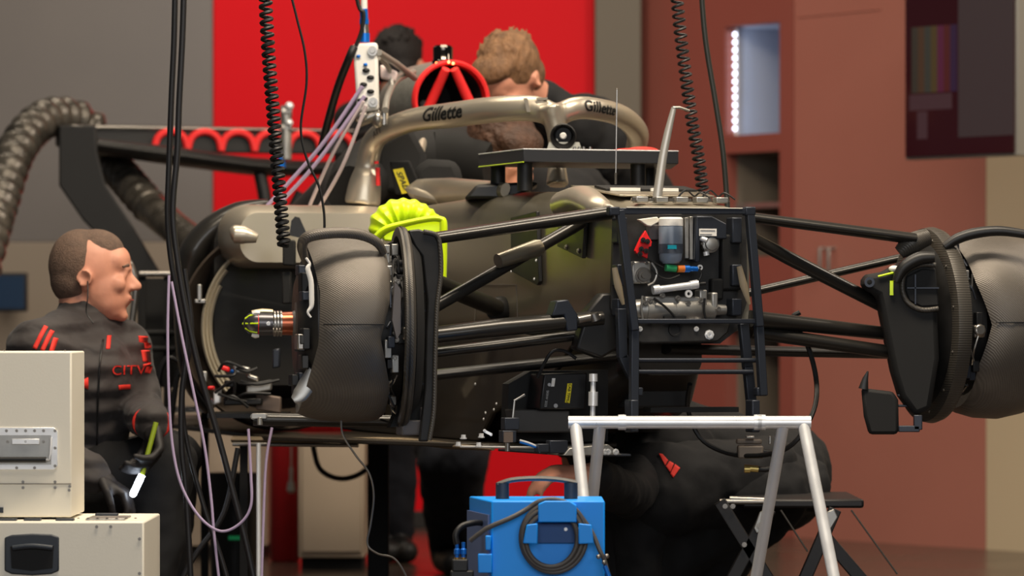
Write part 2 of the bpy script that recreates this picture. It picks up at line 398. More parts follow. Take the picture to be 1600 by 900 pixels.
# tub: rounded sections along the car
def rrect(u0, u1, z0, z1, w, r, n=6, crown=0.):
    pts = []
    for cx, cz, a in ((u1-r, z1-r, 0), (u0+r, z1-r, 90), (u0+r, z0+r, 180), (u1-r, z0+r, 270)):
        for k in range(n+1):
            t = math.radians(a+90*k/n); u = cx+r*math.cos(t); z = cz+r*math.sin(t)
            if z > (z0+z1)/2 and crown: z += crown*(1-((u-(u0+u1)/2)/((u1-u0)/2))**2)
            pts.append(C(u, w, z))
    return pts
TW = [(-.03, .150, .80, 1.082, .05), (.15, .165, .79, 1.105, .06), (.4, .19, .79, 1.13, .07), (.7, .225, .785, 1.14, .07), (1.0, .27, .78, 1.135, .06), (1.3, .30, .78, 1.125, .06), (1.7, .33, .78, 1.12, .06)]
part('chassis_tub', MB().rings([rrect(-h, h, a, b, w, r, crown=.02) for w, h, a, b, r in TW]), SILVERM, smooth=True, ang=60)
part('front_bulkhead', MB().prism([W(x, y, -.031) for x, y in ((957, 330), (1163, 330), (1165, 470), (1150, 515), (1122, 537), (1000, 538), (965, 520), (952, 480))], -BK*.012), mat('bulkhead_carbon', (40, 39, 38), .45, var=.35, vscale=30))
# deep lower keel below the bulkhead
KM = mat('brown_tinted_carbon', (52, 46, 38), .38, .2, var=.12, vscale=12, coat=.15)
part('lower_keel', MB().rings([rrect(-a, a, z0, z1, w, r) for w, a, z0, z1, r in ((.1, .08, .70, .80, .035), (.35, .15, .60, .80, .05), (.7, .22, .55, .80, .05), (1.2, .28, .54, .80, .05), (1.7, .34, .54, .82, .05))]), KM, ang=60)
# nose top deck hatches and fittings
def top(px, py, w, r=None): return W(px, py, w)
dk = part('top_hatch', MB().prism([C(-.12, .12, 1.122), C(.12, .12, 1.122), C(.14, .42, 1.154), C(-.14, .42, 1.154)], UP*.004), SILVERM, bevel=.001)
build('hatch_opening', MB().prism([C(-.11, .24, 1.138), C(.12, .24, 1.138), C(.12, .33, 1.15), C(-.11, .33, 1.15)], UP*.006), MATTE, dk)
for k in range(6):
    u = -.12+k*.047
    build('fastener', MB().bolt(C(u, .02+.01*(k % 2), 1.108), UP, .007, .008), STEEL, dk)
mbx = MB()
for k in range(5): mbx.box(C(-.1+k*.05, .03, 1.112), .03, .03, .014, AX, BK)
part('deck_bracket', mbx, ALUD, bevel=.002)
for k in range(2):
    p = C(.0+k*.06, .05, 1.118)
    part('loom_cable', MB().tube([p, p+V((.02, 0, .018)), p+V((.04, .01, .004)), p+V((.055, 0, .012)), p+V((.08, 0, -.004))], .0022, 6, smooth=4), BLACK)
part('hatch_trim_light', MB().box(C(-.065, .235, 1.143), .075, .006, .008, AX, BK).box(C(.035, .235, 1.143), .07, .006, .008, AX, BK), WHITE)
# flank details
def flank(px, py, w_):  # on flank plane by w
    h = None
    for i in range(len(TW)-1):
        if TW[i][0] <= w_ <= TW[i+1][0]:
            t = (w_-TW[i][0])/(TW[i+1][0]-TW[i][0]); h = TW[i][1]*(1-t)+TW[i+1][1]*t
    return h
def onflank(px, py, off=.003):
    # ray with flank side wall
    best = None
    for k in range(0, 340):
        w_ = -.03+k*.005; h = flank(px, py, w_); p = W(px, py, w_)
        u = (p-O).dot(AX)
        if best is None or abs(u+h) < best[0]: best = (abs(u+h), p)
    return best[1]-AX*off
pl = part('flank_bracket', MB().prism([onflank(x, y) for x, y in ((805, 340), (846, 330), (850, 440), (847, 446), (806, 424))], -AX*.01), CARB, bevel=.002)
for x, y in ((843, 436), (807, 424), (846, 407)): build('rivet', MB().bolt(onflank(x, y, .013), -AX, .003), ALU, pl)
pl2 = part('pushrod_plate', MB().prism([onflank(x, y) for x, y in ((880, 340), (922, 335), (918, 404), (878, 385))], -AX*.01), CARBG, bevel=.002)
for x, y in ((893, 386), (912, 392)): build('slot_bolt', MB().bolt(onflank(x, y, .013), -AX, .005), STEEL, pl2)
ac = [onflank(x, y, .001) for x, y in ((745, 445), (807, 445), (810, 508), (742, 508))]
mb = MB()
for i in range(4): mb.cyl(ac[i], ac[(i+1) % 4], .0012, 5)
part('access_panel_seam', mb, STEEL)
# nose side cover above front arm
part('arm_fairing', MB().tube([onflank(872, 320, -.02), onflank(905, 312, -.01), W(938, 326, .03), W(962, 332, .03)], [.035, .034, .026, .008], 20, smooth=4, flat=1.2), SILVER, subd=0)
# bulkhead contents (front face)
w0 = -.045
def cylv(x, y0, y1, r, w): return MB().cyl(W(x, y1, w), W(x, y0, w), r, 28)
rs = part('fluid_reservoir', MB().lathe(W(1048, 412, -.09), UP, [(0, .018), (.008, .026), (.03, .028), (.086, .028), (.088, .0275)], 32), TRANSP)
build('cap', MB().lathe(W(1048, 353, -.09), UP, [(0, .0285), (.016, .0285), (.02, .025)], 32), WHITE, rs)
build('inner_core', MB().lathe(W(1048, 402, -.09), UP, [(0, .018), (.05, .021)], 24), mat('dark_fluid', (58, 64, 74), .3), rs)
build('band', MB().lathe(W(1048, 396, -.09), UP, [(0, .0286), (.022, .0286)], 32), mat('band_grey', (70, 76, 86), .4), rs)
build('label', MB().box(W(1050, 386, -.12), .022, .002, .009, AX, BK), mat('cyan_label', (10, 170, 190), .5), rs)
part('vertical_strut', MB().box(W(1071, 372, -.075), .009, .02, .095, AX, BK).box(W(1078, 372, -.07), .008, .02, .1, AX, BK), ALUD, bevel=.001)
bb = part('control_unit', MB().prism([W(x, y, -.06) for x, y in ((1080, 338), (1104, 338), (1127, 350), (1128, 374), (1086, 374), (1086, 410), (1078, 410))], -BK*.035), ANOD, bevel=.003)
build('label', MB().box(W(1106, 363, -.097), .043, .002, .017, AX, BK), WHITE, bb)
build('label_print', MB().box(W(1106, 360, -.0985), .036, .001, .0015, AX, BK).box(W(1103, 366, -.0985), .03, .001, .0015, AX, BK), mat('grey_print', (120, 120, 120), .6), bb)
sv = part('pressure_valve', MB().lathe(W(1108, 381, -.075), -BK, [(0, .021), (.012, .021), (.014, .016), (.02, .015), (.022, .008)], 24), ALUD)
for k in range(6):
    q = k*PI/3; build('bolt', MB().bolt(W(1108, 381, -.088)+AX*.017*math.cos(q)+UP*.017*math.sin(q), -BK, .003), STEEL, sv)
build('fitting', MB().cyl(W(1095, 372, -.09), W(1105, 376, -.1), .006).cyl(W(1103, 393, -.085), W(1104, 399, -.085), .007), ALU, sv)
rr = part('red_switch_rack', MB().prism([W(x, y, -.07) for x, y in ((1006, 360), (1010, 368), (1016, 378), (1015, 385), (1011, 386), (1009, 404), (992, 396), (990, 392), (999, 372))], -BK*.012), RED, bevel=.001)
for x, y in ((1005, 375), (1002, 389), (1012, 377), (1000, 397), (1010, 392)):
    build('switch', MB().cyl(W(x, y, -.082), W(x, y, -.095), .006, 12).bolt(W(x, y, -.095), -BK, .002), MATTE, rr)
part('curved_cover', MB().prism([W(x, y, -.07) for x, y in ((994, 343), (1024, 339), (1028, 346), (1014, 354), (1008, 353))], -BK*.015), CREAM, bevel=.002)
part('grey_housing', MB().box(W(1021, 363, -.055), .03, .02, .035, AX, BK), mat('mid_grey', (88, 84, 84), .5), bevel=.002)
ap = part('pump_plate', MB().box(W(1000, 426, -.07), .047, .02, .052, AX, BK), ALUD, bevel=.004)
build('flange', MB().lathe(W(1004, 430, -.08), -BK, [(0, .019), (.006, .019), (.006, .015), (.01, .014), (.01, .008), (.014, .007)], 28), STEEL, ap)
for x, y in ((989, 411), (1010, 411), (989, 441)): build('bolt', MB().bolt(W(x, y, -.08), -BK, .0035), STEEL, ap)
hf = part('hose_fitting', MB().cyl(W(1056, 420, -.1), W(1040, 418, -.1), .0085, 16), GREENA, bevel=0)
build('orange_collar', MB().cyl(W(1058, 420, -.1), W(1069, 420, -.1), .0085, 16), ORANGE, hf)
build('blue_connector', MB().cyl(W(1069, 420, -.1), W(1077, 420, -.1), .0085, 16).cyl(W(1077, 420, -.1), W(1090, 420, -.1), .006, 16), BLUEA, hf)
build('eyelet', MB().lathe(W(1093, 418, -.1), -BK, [(0, .003), (0, .0065), (.005, .0065), (.005, .003)], 18, closed=True), ALU, hf)
mc = part('master_cylinder', MB().cyl(W(1024, 453, -.1), W(1086, 445, -.1), .0085, 20).cyl(W(1020, 453, -.1), W(1030, 452, -.1), .011, 20).cyl(W(1078, 446, -.1), W(1090, 444, -.1), .0105, 20), ALU)
build('lug', MB().lathe(W(1075, 459, -.1), -BK, [(0, .004), (0, .009), (.006, .009), (.006, .004)], 18, closed=True), ALU, mc)
build('rod', MB().cyl(W(1090, 444, -.1), W(1102, 443, -.1), .0045, 10), BLACK, mc)
sr = part('steering_rack', MB().lathe(W(988, 484, -.075), AX, [(0, .023), (.03, .026), (.03, .03), (.045, .03), (.045, .026), (.1, .026), (.1, .029), (.16, .029), (.165, .025), (.2, .023), (.2, .014), (.23, .012)], 28), ALUD)
build('housing', MB().box(W(1052, 470, -.08), .15, .03, .02, AX, BK).box(W(1095, 466, -.08), .02, .035, .04, AX, BK).box(W(1113, 472, -.08), .016, .035, .045, AX, BK), ALUD, sr, bevel=.004)
for x, y in ((1035, 462), (1059, 466), (1095, 470), (1016, 470), (1008, 474), (1122, 483), (1075, 474)):
    build('bolt', MB().bolt(W(x, y, -.1), -BK, .0055), STEEL, sr)
build('cradle', MB().prism([W(x, y, -.095) for x, y in ((1036, 500), (1036, 494), (1070, 494), (1070, 500))], -BK*.01), MATTE, sr)
lp = part('lower_cover', MB().prism([W(x, y, -.075) for x, y in ((986, 502), (1140, 500), (1134, 520), (1118, 534), (1000, 537), (988, 533))], -BK*.016), mat('bulkhead_carbon', (40, 39, 38), .45), bevel=.004)
build('round_cap', MB().lathe(W(1054, 515, -.091), -BK, [(0, .016), (.006, .016), (.006, .012), (.004, .011)], 28), BLACK, lp)
for x, y, r in ((1000, 514, .005), (1088, 514, .005), (1108, 523, .009)):
    build('screw', MB().bolt(W(x, y, -.091), -BK, r), ALU, lp)
for pts in (((1018, 410), (1026, 425), (1022, 440), (1012, 446)), ((1012, 405), (1024, 412), (1036, 418)), ((1004, 462), (1002, 480), (1004, 498)), ((1022, 466), (1040, 480), (1054, 494)), ((1062, 430), (1045, 436), (1030, 432), (1018, 420)), ((1092, 438), (1096, 428), (1092, 420)), ((1101, 466), (1100, 485), (1103, 498))):
    part('hose', MB().tube([W(x, y, -.105) for x, y in pts], .0028, 8, smooth=5), random.choice([BLACK, ALUD, BLACK]))
for xs in ((968, 1147),):
    for x in xs:
        for y, h in ((360, .06), (430, .05), (480, .04)): part('side_mount', MB().box(W(x, y, -.06), .025, .04, h, AX, BK), ANOD, bevel=.003)
part('side_cavity', MB().box(W(1140, 410, -.05), .05, .03, .13, AX, BK).box(W(1118, 452, -.05), .03, .03, .05, AX, BK), MATTE, bevel=.005)
for a, b in (((960, 418), (974, 476)), ((1155, 416), (1171, 476))):
    part('tan_stay', MB().tube([W(*a, -.1), W((a[0]+b[0])/2-1, (a[1]+b[1])/2, -.1), W(*b, -.1)], [.006, .009, .0035], 10, flat=.4, smooth=3), mat('tan_composite', (150, 135, 110), .5))
# suspension: helper (pixels, world y at ends)
def arm(name, a, b, r, flat=2.0, m=CARBG, sm=0, mid=None, up=None):
    pts = [a]+(mid or [])+[b]
    return part(name, MB().tube(pts, r, 20, smooth=sm, up=up or UP, flat=flat), m)
ul, ur = -.14, .14
L_in = lambda px, py: W(px, py, .02)
arm('upper_wishbone', P(668, 374, -.21), W(952, 332, .0), [.014, .0165], 2.2)
arm('upper_wishbone', W(1168, 339, -.02), P(1428, 373, .10), [.0125, .014], 2.2)
arm('upper_wishbone', onflank(940, 455, -.1) if False else P(1150, 462, .35), P(1420, 400, .45), .0105, 1.6)
pr = arm('pushrod', P(640, 502, -.2), P(910, 347, .055), [.0145, .0145], 1.0)
build('sleeve', MB().tube([P(778, 408, -.105), P(838, 388, -.04), P(846, 384, -.035)], [.017, .021, .016], 20), SILVERM, pr)
arm('pushrod', P(1178, 374, .02), P(1445, 512, .20), [.0155, .0165, .0155], 1.0, mid=[P(1230, 402, .07)])
rl = arm('rear_link', P(640, 425, .1), onflank(788, 484, .01), .022, 1.0, m=CARBG)
build('mount', MB().lathe(onflank(788, 484, .012), V((-.55, -.8, .1)), [(-.03, .034), (.0, .034), (.02, .028), (.026, .024)], 28), BLACK, rl)
arm('lower_wishbone', P(640, 528, -.2), W(940, 497, -.02), [.019, .0215, .018], 1.3, mid=[W(780, 512, -.02)])
arm('lower_wishbone', P(640, 556, -.15), W(935, 520, .03), [.012, .013], 1.8)
arm('lower_wishbone', P(640, 590, .0), W(965, 556, .1), [.013, .013], 2.4, m=CARB)
cl = part('arm_clamp', MB().prism([W(x, y, -.045) for x, y in ((862, 494), (870, 470), (888, 468), (903, 492), (903, 516), (886, 518), (882, 492))], BK*.05), ANOD, bevel=.003)
build('collar', MB().cyl(W(820, 509, -.02), W(824, 508.5, -.02), .0205, 24), ANOD, cl)
part('track_rod_end', MB().cyl(W(903, 500, -.04), W(922, 496, -.04), .009).cyl(W(922, 496, -.04), W(938, 494, -.04), .006).cyl(W(927, 490, -.04), W(931, 501, -.04), .012, 14), STEEL)
part('lower_bracket', MB().prism([W(x, y, -.03) for x, y in ((918, 486), (942, 458), (962, 458), (966, 545), (940, 560), (900, 545))], BK*.05), CARB, bevel=.006)
arm('lower_wishbone', W(1172, 498, -.04), P(1462, 530, .2), [.0205, .018, .014], 1.4, mid=[W(1260, 507, -.02)])
arm('lower_wishbone', W(1172, 518, -.02), P(1445, 558, .15), [.0165, .0155], 1.5)
arm('lower_wishbone', W(1040, 545, .08), P(1400, 553, .35), [.0125, .0125], 2.4, m=CARB)
part('brake_line', MB().tube([P(1250, 488, .1), P(1238, 500, .1), P(1262, 540, .1), P(1276, 600, .1), P(1268, 650, .0), P(1230, 700, 0), P(1160, 712, .1), P(1100, 690, .15), P(1075, 640, .15), P(1078, 600, .1)], .006, 8, smooth=6), BLACK)
# ------------------------------------------------------------------ wheel corners
WY = math.radians(7); WAX = V((math.cos(WY), math.sin(WY), 0)); WBK = V((-math.sin(WY), math.cos(WY), 0))
def interp(tab, x):
    if x <= tab[0][0]: return tab[0][1]
    for (a, b), (c_, d) in zip(tab, tab[1:]):
        if x <= c_: return b+(d-b)*(x-a)/(c_-a)
    return tab[-1][1]
def barrel(c, out, prof, tin, tout, n=120):
    """drum whose two edges wander with height: prof is (s, r), s from inboard to outboard"""
    rs = []
    for s_, r in prof:
        ring = []
        for k in range(n):
            a = 2*PI*k/n; z = math.cos(a); t = interp(tin, z)*(1-s_)+interp(tout, z)*s_
            ring.append(c+out*t+UP*z*r+WBK*math.sin(a)*r)
        rs.append(ring)
    return MB().rings(rs, closed=True)
c = P(600, 511, -.25); out = -WAX
g = part('brake_drum', barrel(c, out, [(0, .202), (.06, .211), (.2, .2165), (.45, .2175), (.7, .214), (.9, .205), (1, .196), (.97, .19), (.9, .196), (.45, .209), (.05, .203)],
         [(-1, .004), (-.7, .0), (-.13, .026), (.25, .006), (.6, .0), (1, .012)], [(-1, .2), (-.6, .185), (-.2, .165), (.4, .16), (.8, .175), (1, .185)]), CARBR, ang=70)
build('seam_strip', MB().tube([c+out*t-WBK*r+UP*.006 for t, r in ((.02, .209), (.05, .219), (.1, .2195), (.14, .215), (.155, .207))], .0016, 6), BLACK, g)
def hubset(c, out):
    h = part('hub_core', MB().lathe(c, out, [(-.06, .06), (-.05, .14), (-.03, .17), (.04, .17), (.06, .09), (.1, .085), (.12, .05)], 40), BLACK)
    for k in range(26):
        a = random.uniform(0, 2*PI) if k % 3 else PI*1.5+random.uniform(-.8, 1.1); t0 = random.uniform(-.028, .01); r = random.uniform(.18, .208)
        p = c+out*t0+UP*math.cos(a)*r+WBK*math.sin(a)*r
        a2 = a+random.uniform(-.5, .5); r2 = r+random.uniform(-.01, .012); q = c+out*random.uniform(-.03, .01)+UP*math.cos(a2)*r2+WBK*math.sin(a2)*r2
        mid = (p+q)/2+V((random.uniform(-.012, .012), -.012, random.uniform(-.02, .02)))
        build('brake_cable', MB().tube([p, mid, q], .0025, 6, smooth=4), random.choice([BLACK, STEEL, BLACK, ANOD, STEEL]), h)
    for k in range(22):
        a = PI*1.5+random.uniform(-1.3, 1.3); r = random.uniform(.178, .2)
        p = c+out*random.uniform(-.03, .01)+UP*math.cos(a)*r+WBK*math.sin(a)*r
        if k % 2: build('bolt', MB().bolt(p, -BK, .0055, .008), STEEL, h)
        else: build('small_bracket', MB().box(p, .016, .02, random.uniform(.02, .045), AX, BK), random.choice([ALUD, ANOD, BLACK]), h, bevel=.002)
    for k in range(3):
        p = c+out*-.012+UP*(.145-k*.016)-BK*.12
        build('hose_bank', MB().cyl(p-AX*.018, p+AX*.02, .0065, 12), mat('dark_grey_hose', (60, 60, 62), .5), h)
    build('caliper', MB().cyl(c+UP*-.015-BK*.18, c+UP*-.012-BK*.21, .015).box(c+UP*-.015-BK*.19, .03, .03, .03, AX, BK), STEEL, h, bevel=.005)
    return h
h1 = hubset(c, out)
rg = part('duct_ring', MB().lathe(c, out, [(-.028, .208), (-.026, .222), (-.03, .2285), (-.046, .2285), (-.052, .222), (-.054, .205), (-.046, .202), (-.034, .203)], 96, closed=True), CARBW)
build('edge_seal', MB().lathe(c, out, [(-.036, .228), (-.036, .2305), (-.04, .2305), (-.04, .228)], 96, closed=True), BLACK, rg)
build('inner_panel', MB().lathe(c, out, [(-.075, .02), (-.075, .18), (-.056, .205), (-.05, .2), (-.068, .18), (-.07, .02)], 64), MATTE, rg)
build('grey_bracket', MB().prism([W(x, y, -.235) for x, y in ((617, 440), (626, 452), (626, 520), (620, 530), (613, 500))], BK*.01), mat('mid_grey', (88, 84, 84), .5), rg)
part('cooling_lip', MB().tube([W(x, y, wv) for x, y, wv in ((478, 410, -.1), (472, 385, -.13), (482, 370, -.15), (520, 364, -.16), (560, 366, -.16), (588, 378, -.16), (600, 396, -.15))], [.008, .012, .013, .0125, .0125, .011, .008], 16, smooth=6), CARBR)
# outboard face details
part('silver_heat_strip', MB().tube([W(x, y, -.17) for x, y in ((478, 403), (484, 412), (481, 420), (486, 440), (487, 470), (486, 480), (481, 488), (486, 496))], [.003, .003, .006, .006, .006, .005, .003, .002], 8, smooth=4, flat=.5), WHITE)
part('face_shield', MB().lathe(c, out, [(.1, .19), (.165, .185), (.19, .15), (.205, .1), (.2, .03), (.19, .03), (.18, .14), (.15, .18), (.1, .185)], 64, closed=True), mat('dark_face', (24, 23, 23), .4, var=.3, vscale=30))
part('metal_scoop', MB().tube([W(x, y, -.12) for x, y in ((488, 575), (480, 600), (468, 618), (458, 625))], [.01, .02, .018, .008], 14, smooth=4, flat=.35), ALUD)
# axle spindle
for k in range(12):
    a = PI*1.5+random.uniform(-1.2, 1.2); p = c+out*random.uniform(.19, .215)+UP*math.cos(a)*.15+WBK*math.sin(a)*.15
    part('face_fitting', MB().box(p, .018, .03, random.uniform(.02, .05), out, BK), random.choice([BLACK, ANOD, CARBG, STEEL]), bevel=.003)
sp = c+UP*.008-WBK*.0
def sq(t): return .198+(t-.14)*.6
def LT(prof, **k): return MB().lathe(sp, out, [(sq(t), r) for t, r in prof], 32, **k)
ax = part('axle_spindle', MB().lathe(sp, out, [(.1, .06), (.175, .062), (.196, .056), (.203, .048), (.204, .03), (.21, .028)], 32), mat('grey_casting', (100, 96, 94), .45, .3))
build('copper_sleeve', LT([(.14, .028), (.18, .027), (.2, .0265)]), COPPER, ax)
for k in range(3): build('ring', LT([(.2+k*.012, .02), (.2+k*.012, .0295), (.207+k*.012, .0295), (.207+k*.012, .02)], closed=True), STEEL, ax)
build('barrel', LT([(.235, .0265), (.27, .0275), (.3, .0275), (.325, .023), (.34, .014), (.345, .004)]), mat('gunmetal', (80, 78, 80), .3, .7), ax)
for a, t1 in ((0.1, .235), (2.95, .29), (.5, .29)):
    d = UP*math.cos(a)-BK*math.sin(a)
    build('tan_pad', MB().tube([sp+out*sq(t1)+d*.0265, sp+out*sq((t1+.315)/2)+d*.0275, sp+out*sq(.315)+d*.025], [.006, .007, .005], 8, smooth=3, flat=1.4), mat('cream_metal', (205, 190, 150), .35, .5) if t1 < .25 else WHITE, ax)
for a in (PI/2, .7, 2.4, PI*1.5):
    d = UP*math.cos(a)+BK*-math.sin(a)
    build('yellow_mark', MB().tube([sp+out*sq(.3)+d*.0275, sp+out*sq(.325)+d*.0235, sp+out*sq(.342)+d*.014], .0026, 6), NEON, ax)
build('red_line', LT([(.289, .0277), (.292, .0279)]), RED, ax)
build('set_screw', MB().bolt(sp+out*sq(.262)-BK*.027, -BK, .004), ALU, ax)
# black turning vane between ring and chassis
vn = part('turning_vane', MB().prism([W(x, y, -.1) for x, y in ((638, 360), (655, 358), (680, 366), (688, 385), (689, 430), (683, 480), (680, 560), (678, 640), (670, 690), (655, 690), (664, 610), (666, 520), (668, 470), (660, 400), (648, 384))], BK*.012), CARB, bevel=.004)
build('edge', MB().tube([W(x, y, -.103) for x, y in ((662, 362), (682, 368), (688, 388), (689, 430), (683, 480), (680, 560), (678, 640), (671, 688))], .0055, 10, smooth=5), CARBW, vn)
part('duct_frame', MB().prism([W(x, y, -.06) for x, y in ((638, 366), (668, 366), (670, 660), (610, 668), (636, 600), (646, 500))], BK*.03), MATTE)
mb = MB()
for y in (455, 485, 520, 560, 600): mb.box(W(658, y, -.075), .035, .02, .004, AX, BK)
part('duct_rib', mb, ANOD)
part('duct_foot', MB().box(W(646, 668, -.05), .07, .05, .035, AX, BK).box(W(660, 650, -.05), .02, .04, .04, AX, BK), mat('mid_grey', (88, 84, 84), .5), bevel=.004)
# right corner
WY = math.radians(16); WAX = V((math.cos(WY), math.sin(WY), 0)); WBK = V((-math.sin(WY), math.cos(WY), 0))
cR = P(1476, 508, .27); outR = WAX
gR = part('brake_drum', barrel(cR, outR, [(0, .2), (.08, .213), (.25, .2235), (.5, .2265), (.75, .215), (.92, .19), (1, .16), (.95, .15), (.6, .2), (.1, .2)],
         [(-1, .02), (-.5, .015), (0, .04), (.5, .01), (1, .0)], [(-1, .24), (0, .25), (1, .24)]), CARBR, ang=70)
h2 = hubset(cR+outR*.0, outR)
build('seam_strip', MB().tube([cR+outR*t-WBK*r+UP*.006 for t, r in ((.045, .211), (.08, .224), (.12, .227), (.16, .217))], .0016, 6), BLACK, gR)
part('cooling_lip', MB().tube([P(x, y, .12) for x, y in ((1476, 386), (1496, 373), (1526, 364), (1565, 361), (1615, 368))], [.01, .013, .013, .012, .01], 16, smooth=5), CARB)
rg2 = part('duct_ring', MB().lathe(cR, outR, [(-.06, .19), (-.062, .218), (-.056, .232), (-.036, .236), (-.022, .231), (-.018, .215), (-.028, .2), (-.04, .19)], 96, closed=True), CARBZ)
for k in range(6):
    a = PI*1.5+(-1.3+k*.5)
    build('rivet', MB().bolt(cR-outR*.062+(UP*math.cos(a)+WBK*math.sin(a))*.215, -outR, .003), STEEL, rg2)
build('inner_panel', MB().lathe(cR, outR, [(-.1, .02), (-.095, .15), (-.06, .2), (-.05, .2), (-.08, .15), (-.09, .02)], 64), CARB, rg2)
sc = part('inlet_scoop', MB().prism([P(x, y, .05) for x, y in ((1348, 436), (1358, 428), (1382, 424), (1400, 414), (1420, 404), (1445, 392), (1462, 420), (1468, 560), (1455, 640), (1430, 650), (1408, 620), (1396, 580), (1388, 540), (1378, 490), (1372, 462), (1352, 452))], Y*.12), MATTE, bevel=.02)
build('opening', MB().prism([P(x, y, .046) for x, y in ((1416, 432), (1440, 420), (1462, 420), (1468, 478), (1440, 480), (1420, 470), (1414, 452))], Y*.02), MATTE, sc, bevel=.004)
build('opening_rim', MB().tube([P(x, y, .046) for x, y in ((1462, 414), (1438, 414), (1415, 426), (1410, 450), (1418, 472), (1440, 484), (1466, 482))], .006, 10, smooth=5), CARBW, sc)
build('divider', MB().box(P(1442, 450, .045), .075, .01, .003, X, Y).box(P(1430, 452, .045), .003, .01, .07, X, Y), ANOD, sc)
build('yellow_marking', MB().box(P(1393, 450, .045), .008, .006, .034, X, Y).cyl(P(1372, 432, .045), P(1396, 426, .045), .0025), NEON, sc)
build('eye_bolt', MB().lathe(P(1358, 441, .045), -Y, [(0, .006), (0, .012), (.012, .012), (.012, .006)], 20, closed=True), ANOD, sc)
build('white_cap', MB().ell(P(1397, 420, .05), .013, .01, .008), WHITE, sc)
part('upright_cover', MB().tube([P(1405, 395, .1), P(1425, 380, .1), P(1450, 370, .11)], [.016, .026, .02], 16, smooth=4), CARBW)
part('scoop_bulge', MB().tube([P(x, y, .03) for x, y in ((1400, 440), (1412, 418), (1436, 404), (1460, 402))], [.01, .015, .016, .012], 14, smooth=5), CARB)
pl = part('side_vane', MB().prism([P(x, y, .06) for x, y in ((1346, 606), (1396, 612), (1404, 625), (1405, 672), (1402, 679), (1358, 679), (1350, 650))], Y*.02), MATTE, bevel=.008)
build('tip', MB().tube([P(1349, 608, .06), P(1352, 592, .06), P(1356, 580, .06)], [.012, .007, .002], 10, flat=.4), CARB, pl)
build('stay', MB().box(P(1420, 670, .06), .05, .02, .015).box(P(1434, 660, .06), .02, .02, .035).box(P(1415, 618, .08), .04, .015, .006).box(P(1415, 634, .08), .04, .015, .006), ANOD, pl, bevel=.002)
# ------------------------------------------------------------------ cockpit, halo, roll hoop
hp = [P(572, 292, 1.42), P(575, 250, 1.42), P(590, 213, 1.38), (P(640, 189, 1.26)), P(705, 180, 1.12), P(775, 171, .99), P(835, 170, .93), P(868, 182, .91)]
hr = [.034, .031, .030, .031, .034, .0345, .034, .03]
hp2 = [P(868, 182, .91), P(900, 169, .93), P(940, 172, 1.0), P(975, 184, 1.15), P(996, 208, 1.35), P(992, 236, 1.6), P(985, 250, 1.75)]
hr2 = [.028, .03, .029, .029, .03, .027, .02]
mb = MB().tube(hp, hr, 24, smooth=8).tube(hp2, hr2, 24, smooth=8)
mb.tube([P(860, 165, .90), P(868, 200, .90), P(870, 240, .89), P(871, 290, .88)], [.034, .026, .019, .03], 20, smooth=6, flat=1.6)
mb.tube([P(566, 320, 1.42), P(570, 290, 1.42), P(574, 268, 1.42)], [.05, .045, .036], 20, smooth=4)
halo = part('halo', mb, SILVER, remesh=.006, sm_it=6)
PO, PR = spline([V(p) for p in hp], hr, 16)
PO2, PR2 = spline([V(p) for p in hp2], hr2, 16)
def along(PO, PR, px):
    best = min(range(len(PO)-1), key=lambda i: abs(800+PO[i].x/(CD+PO[i].y)*F-px))
    return best
def halotext(s, PO, PR, px, size, m, label=None, sx=1., up=0., shear=.25, off=.012):
    i0 = along(PO, PR, px)
    L = [0]
    for i in range(1, len(PO)): L.append(L[-1]+(PO[i]-PO[i-1]).length)
    def pl(x, y, z):
        s_ = L[i0]+x*sx; i = max(0, min(len(L)-2, sum(1 for q in L if q <= s_)-1)); t = (s_-L[i])/(L[i+1]-L[i])
        c = PO[i].lerp(PO[i+1], t); r = PR[i]*(1-t)+PR[i+1]*t; T = (PO[min(i+2, len(PO)-1)]-PO[max(0, i-2)]).normalized()
        n = (CAM-c); n.z = 0; n = (n-T*n.dot(T)).normalized(); u = n.cross(T); u = u if u.z > 0 else -u
        y = y+up; y = max(-r*.98, min(r*.98, y))
        return c+u*y+n*(math.sqrt(r*r-y*y)+.0008+z)
    return text('lettering', s, m, pl, size, halo, shear=shear, off=off, label=label)
INK = mat('black_ink', (10, 10, 10), .5)
halotext('Gillette', PO, PR, 703, .052, INK, 'black word on the left arm', up=.004)
halotext('Gillette', PO2, PR2, 927, .040, INK, 'black word on the right arm', up=.002, sx=.9, shear=.1)
halotext('ATT', PO, PR, 602, .022, mat('faded_ink', (90, 84, 76), .5), up=.006, off=.003)
for pts in (((818, 153), (823, 175), (829, 175), (824, 153)), ((838, 153), (856, 152), (855, 156), (839, 157)), ((836, 158), (839, 163), (852, 160), (848, 157)), ((853, 161), (858, 173), (862, 173), (857, 160))):
    q = [P(x, y, .93-.0355) for x, y in pts]
    build('number_mark', MB().prism(q, Y*.02), mat('faded_mark', (120, 114, 104), .5), halo)
# round pod on the pillar
pod = part('round_camera_pod', MB().lathe(P(880, 213, .84), V((.05, 1, .15)), [(.07, .022), (.03, .03), (0, .0335), (-.004, .031), (0, .028), (.02, .02)], 40), BLACK)
build('lens', MB().lathe(P(880, 212, .85), V((.05, 1, .15)), [(.012, .004), (-.004, .009), (-.008, .006)], 24), WHITE, pod)
build('foot', MB().prism([P(x, y, .86) for x, y in ((852, 242), (858, 222), (905, 222), (912, 242))], Y*.03), SILVERM, pod)
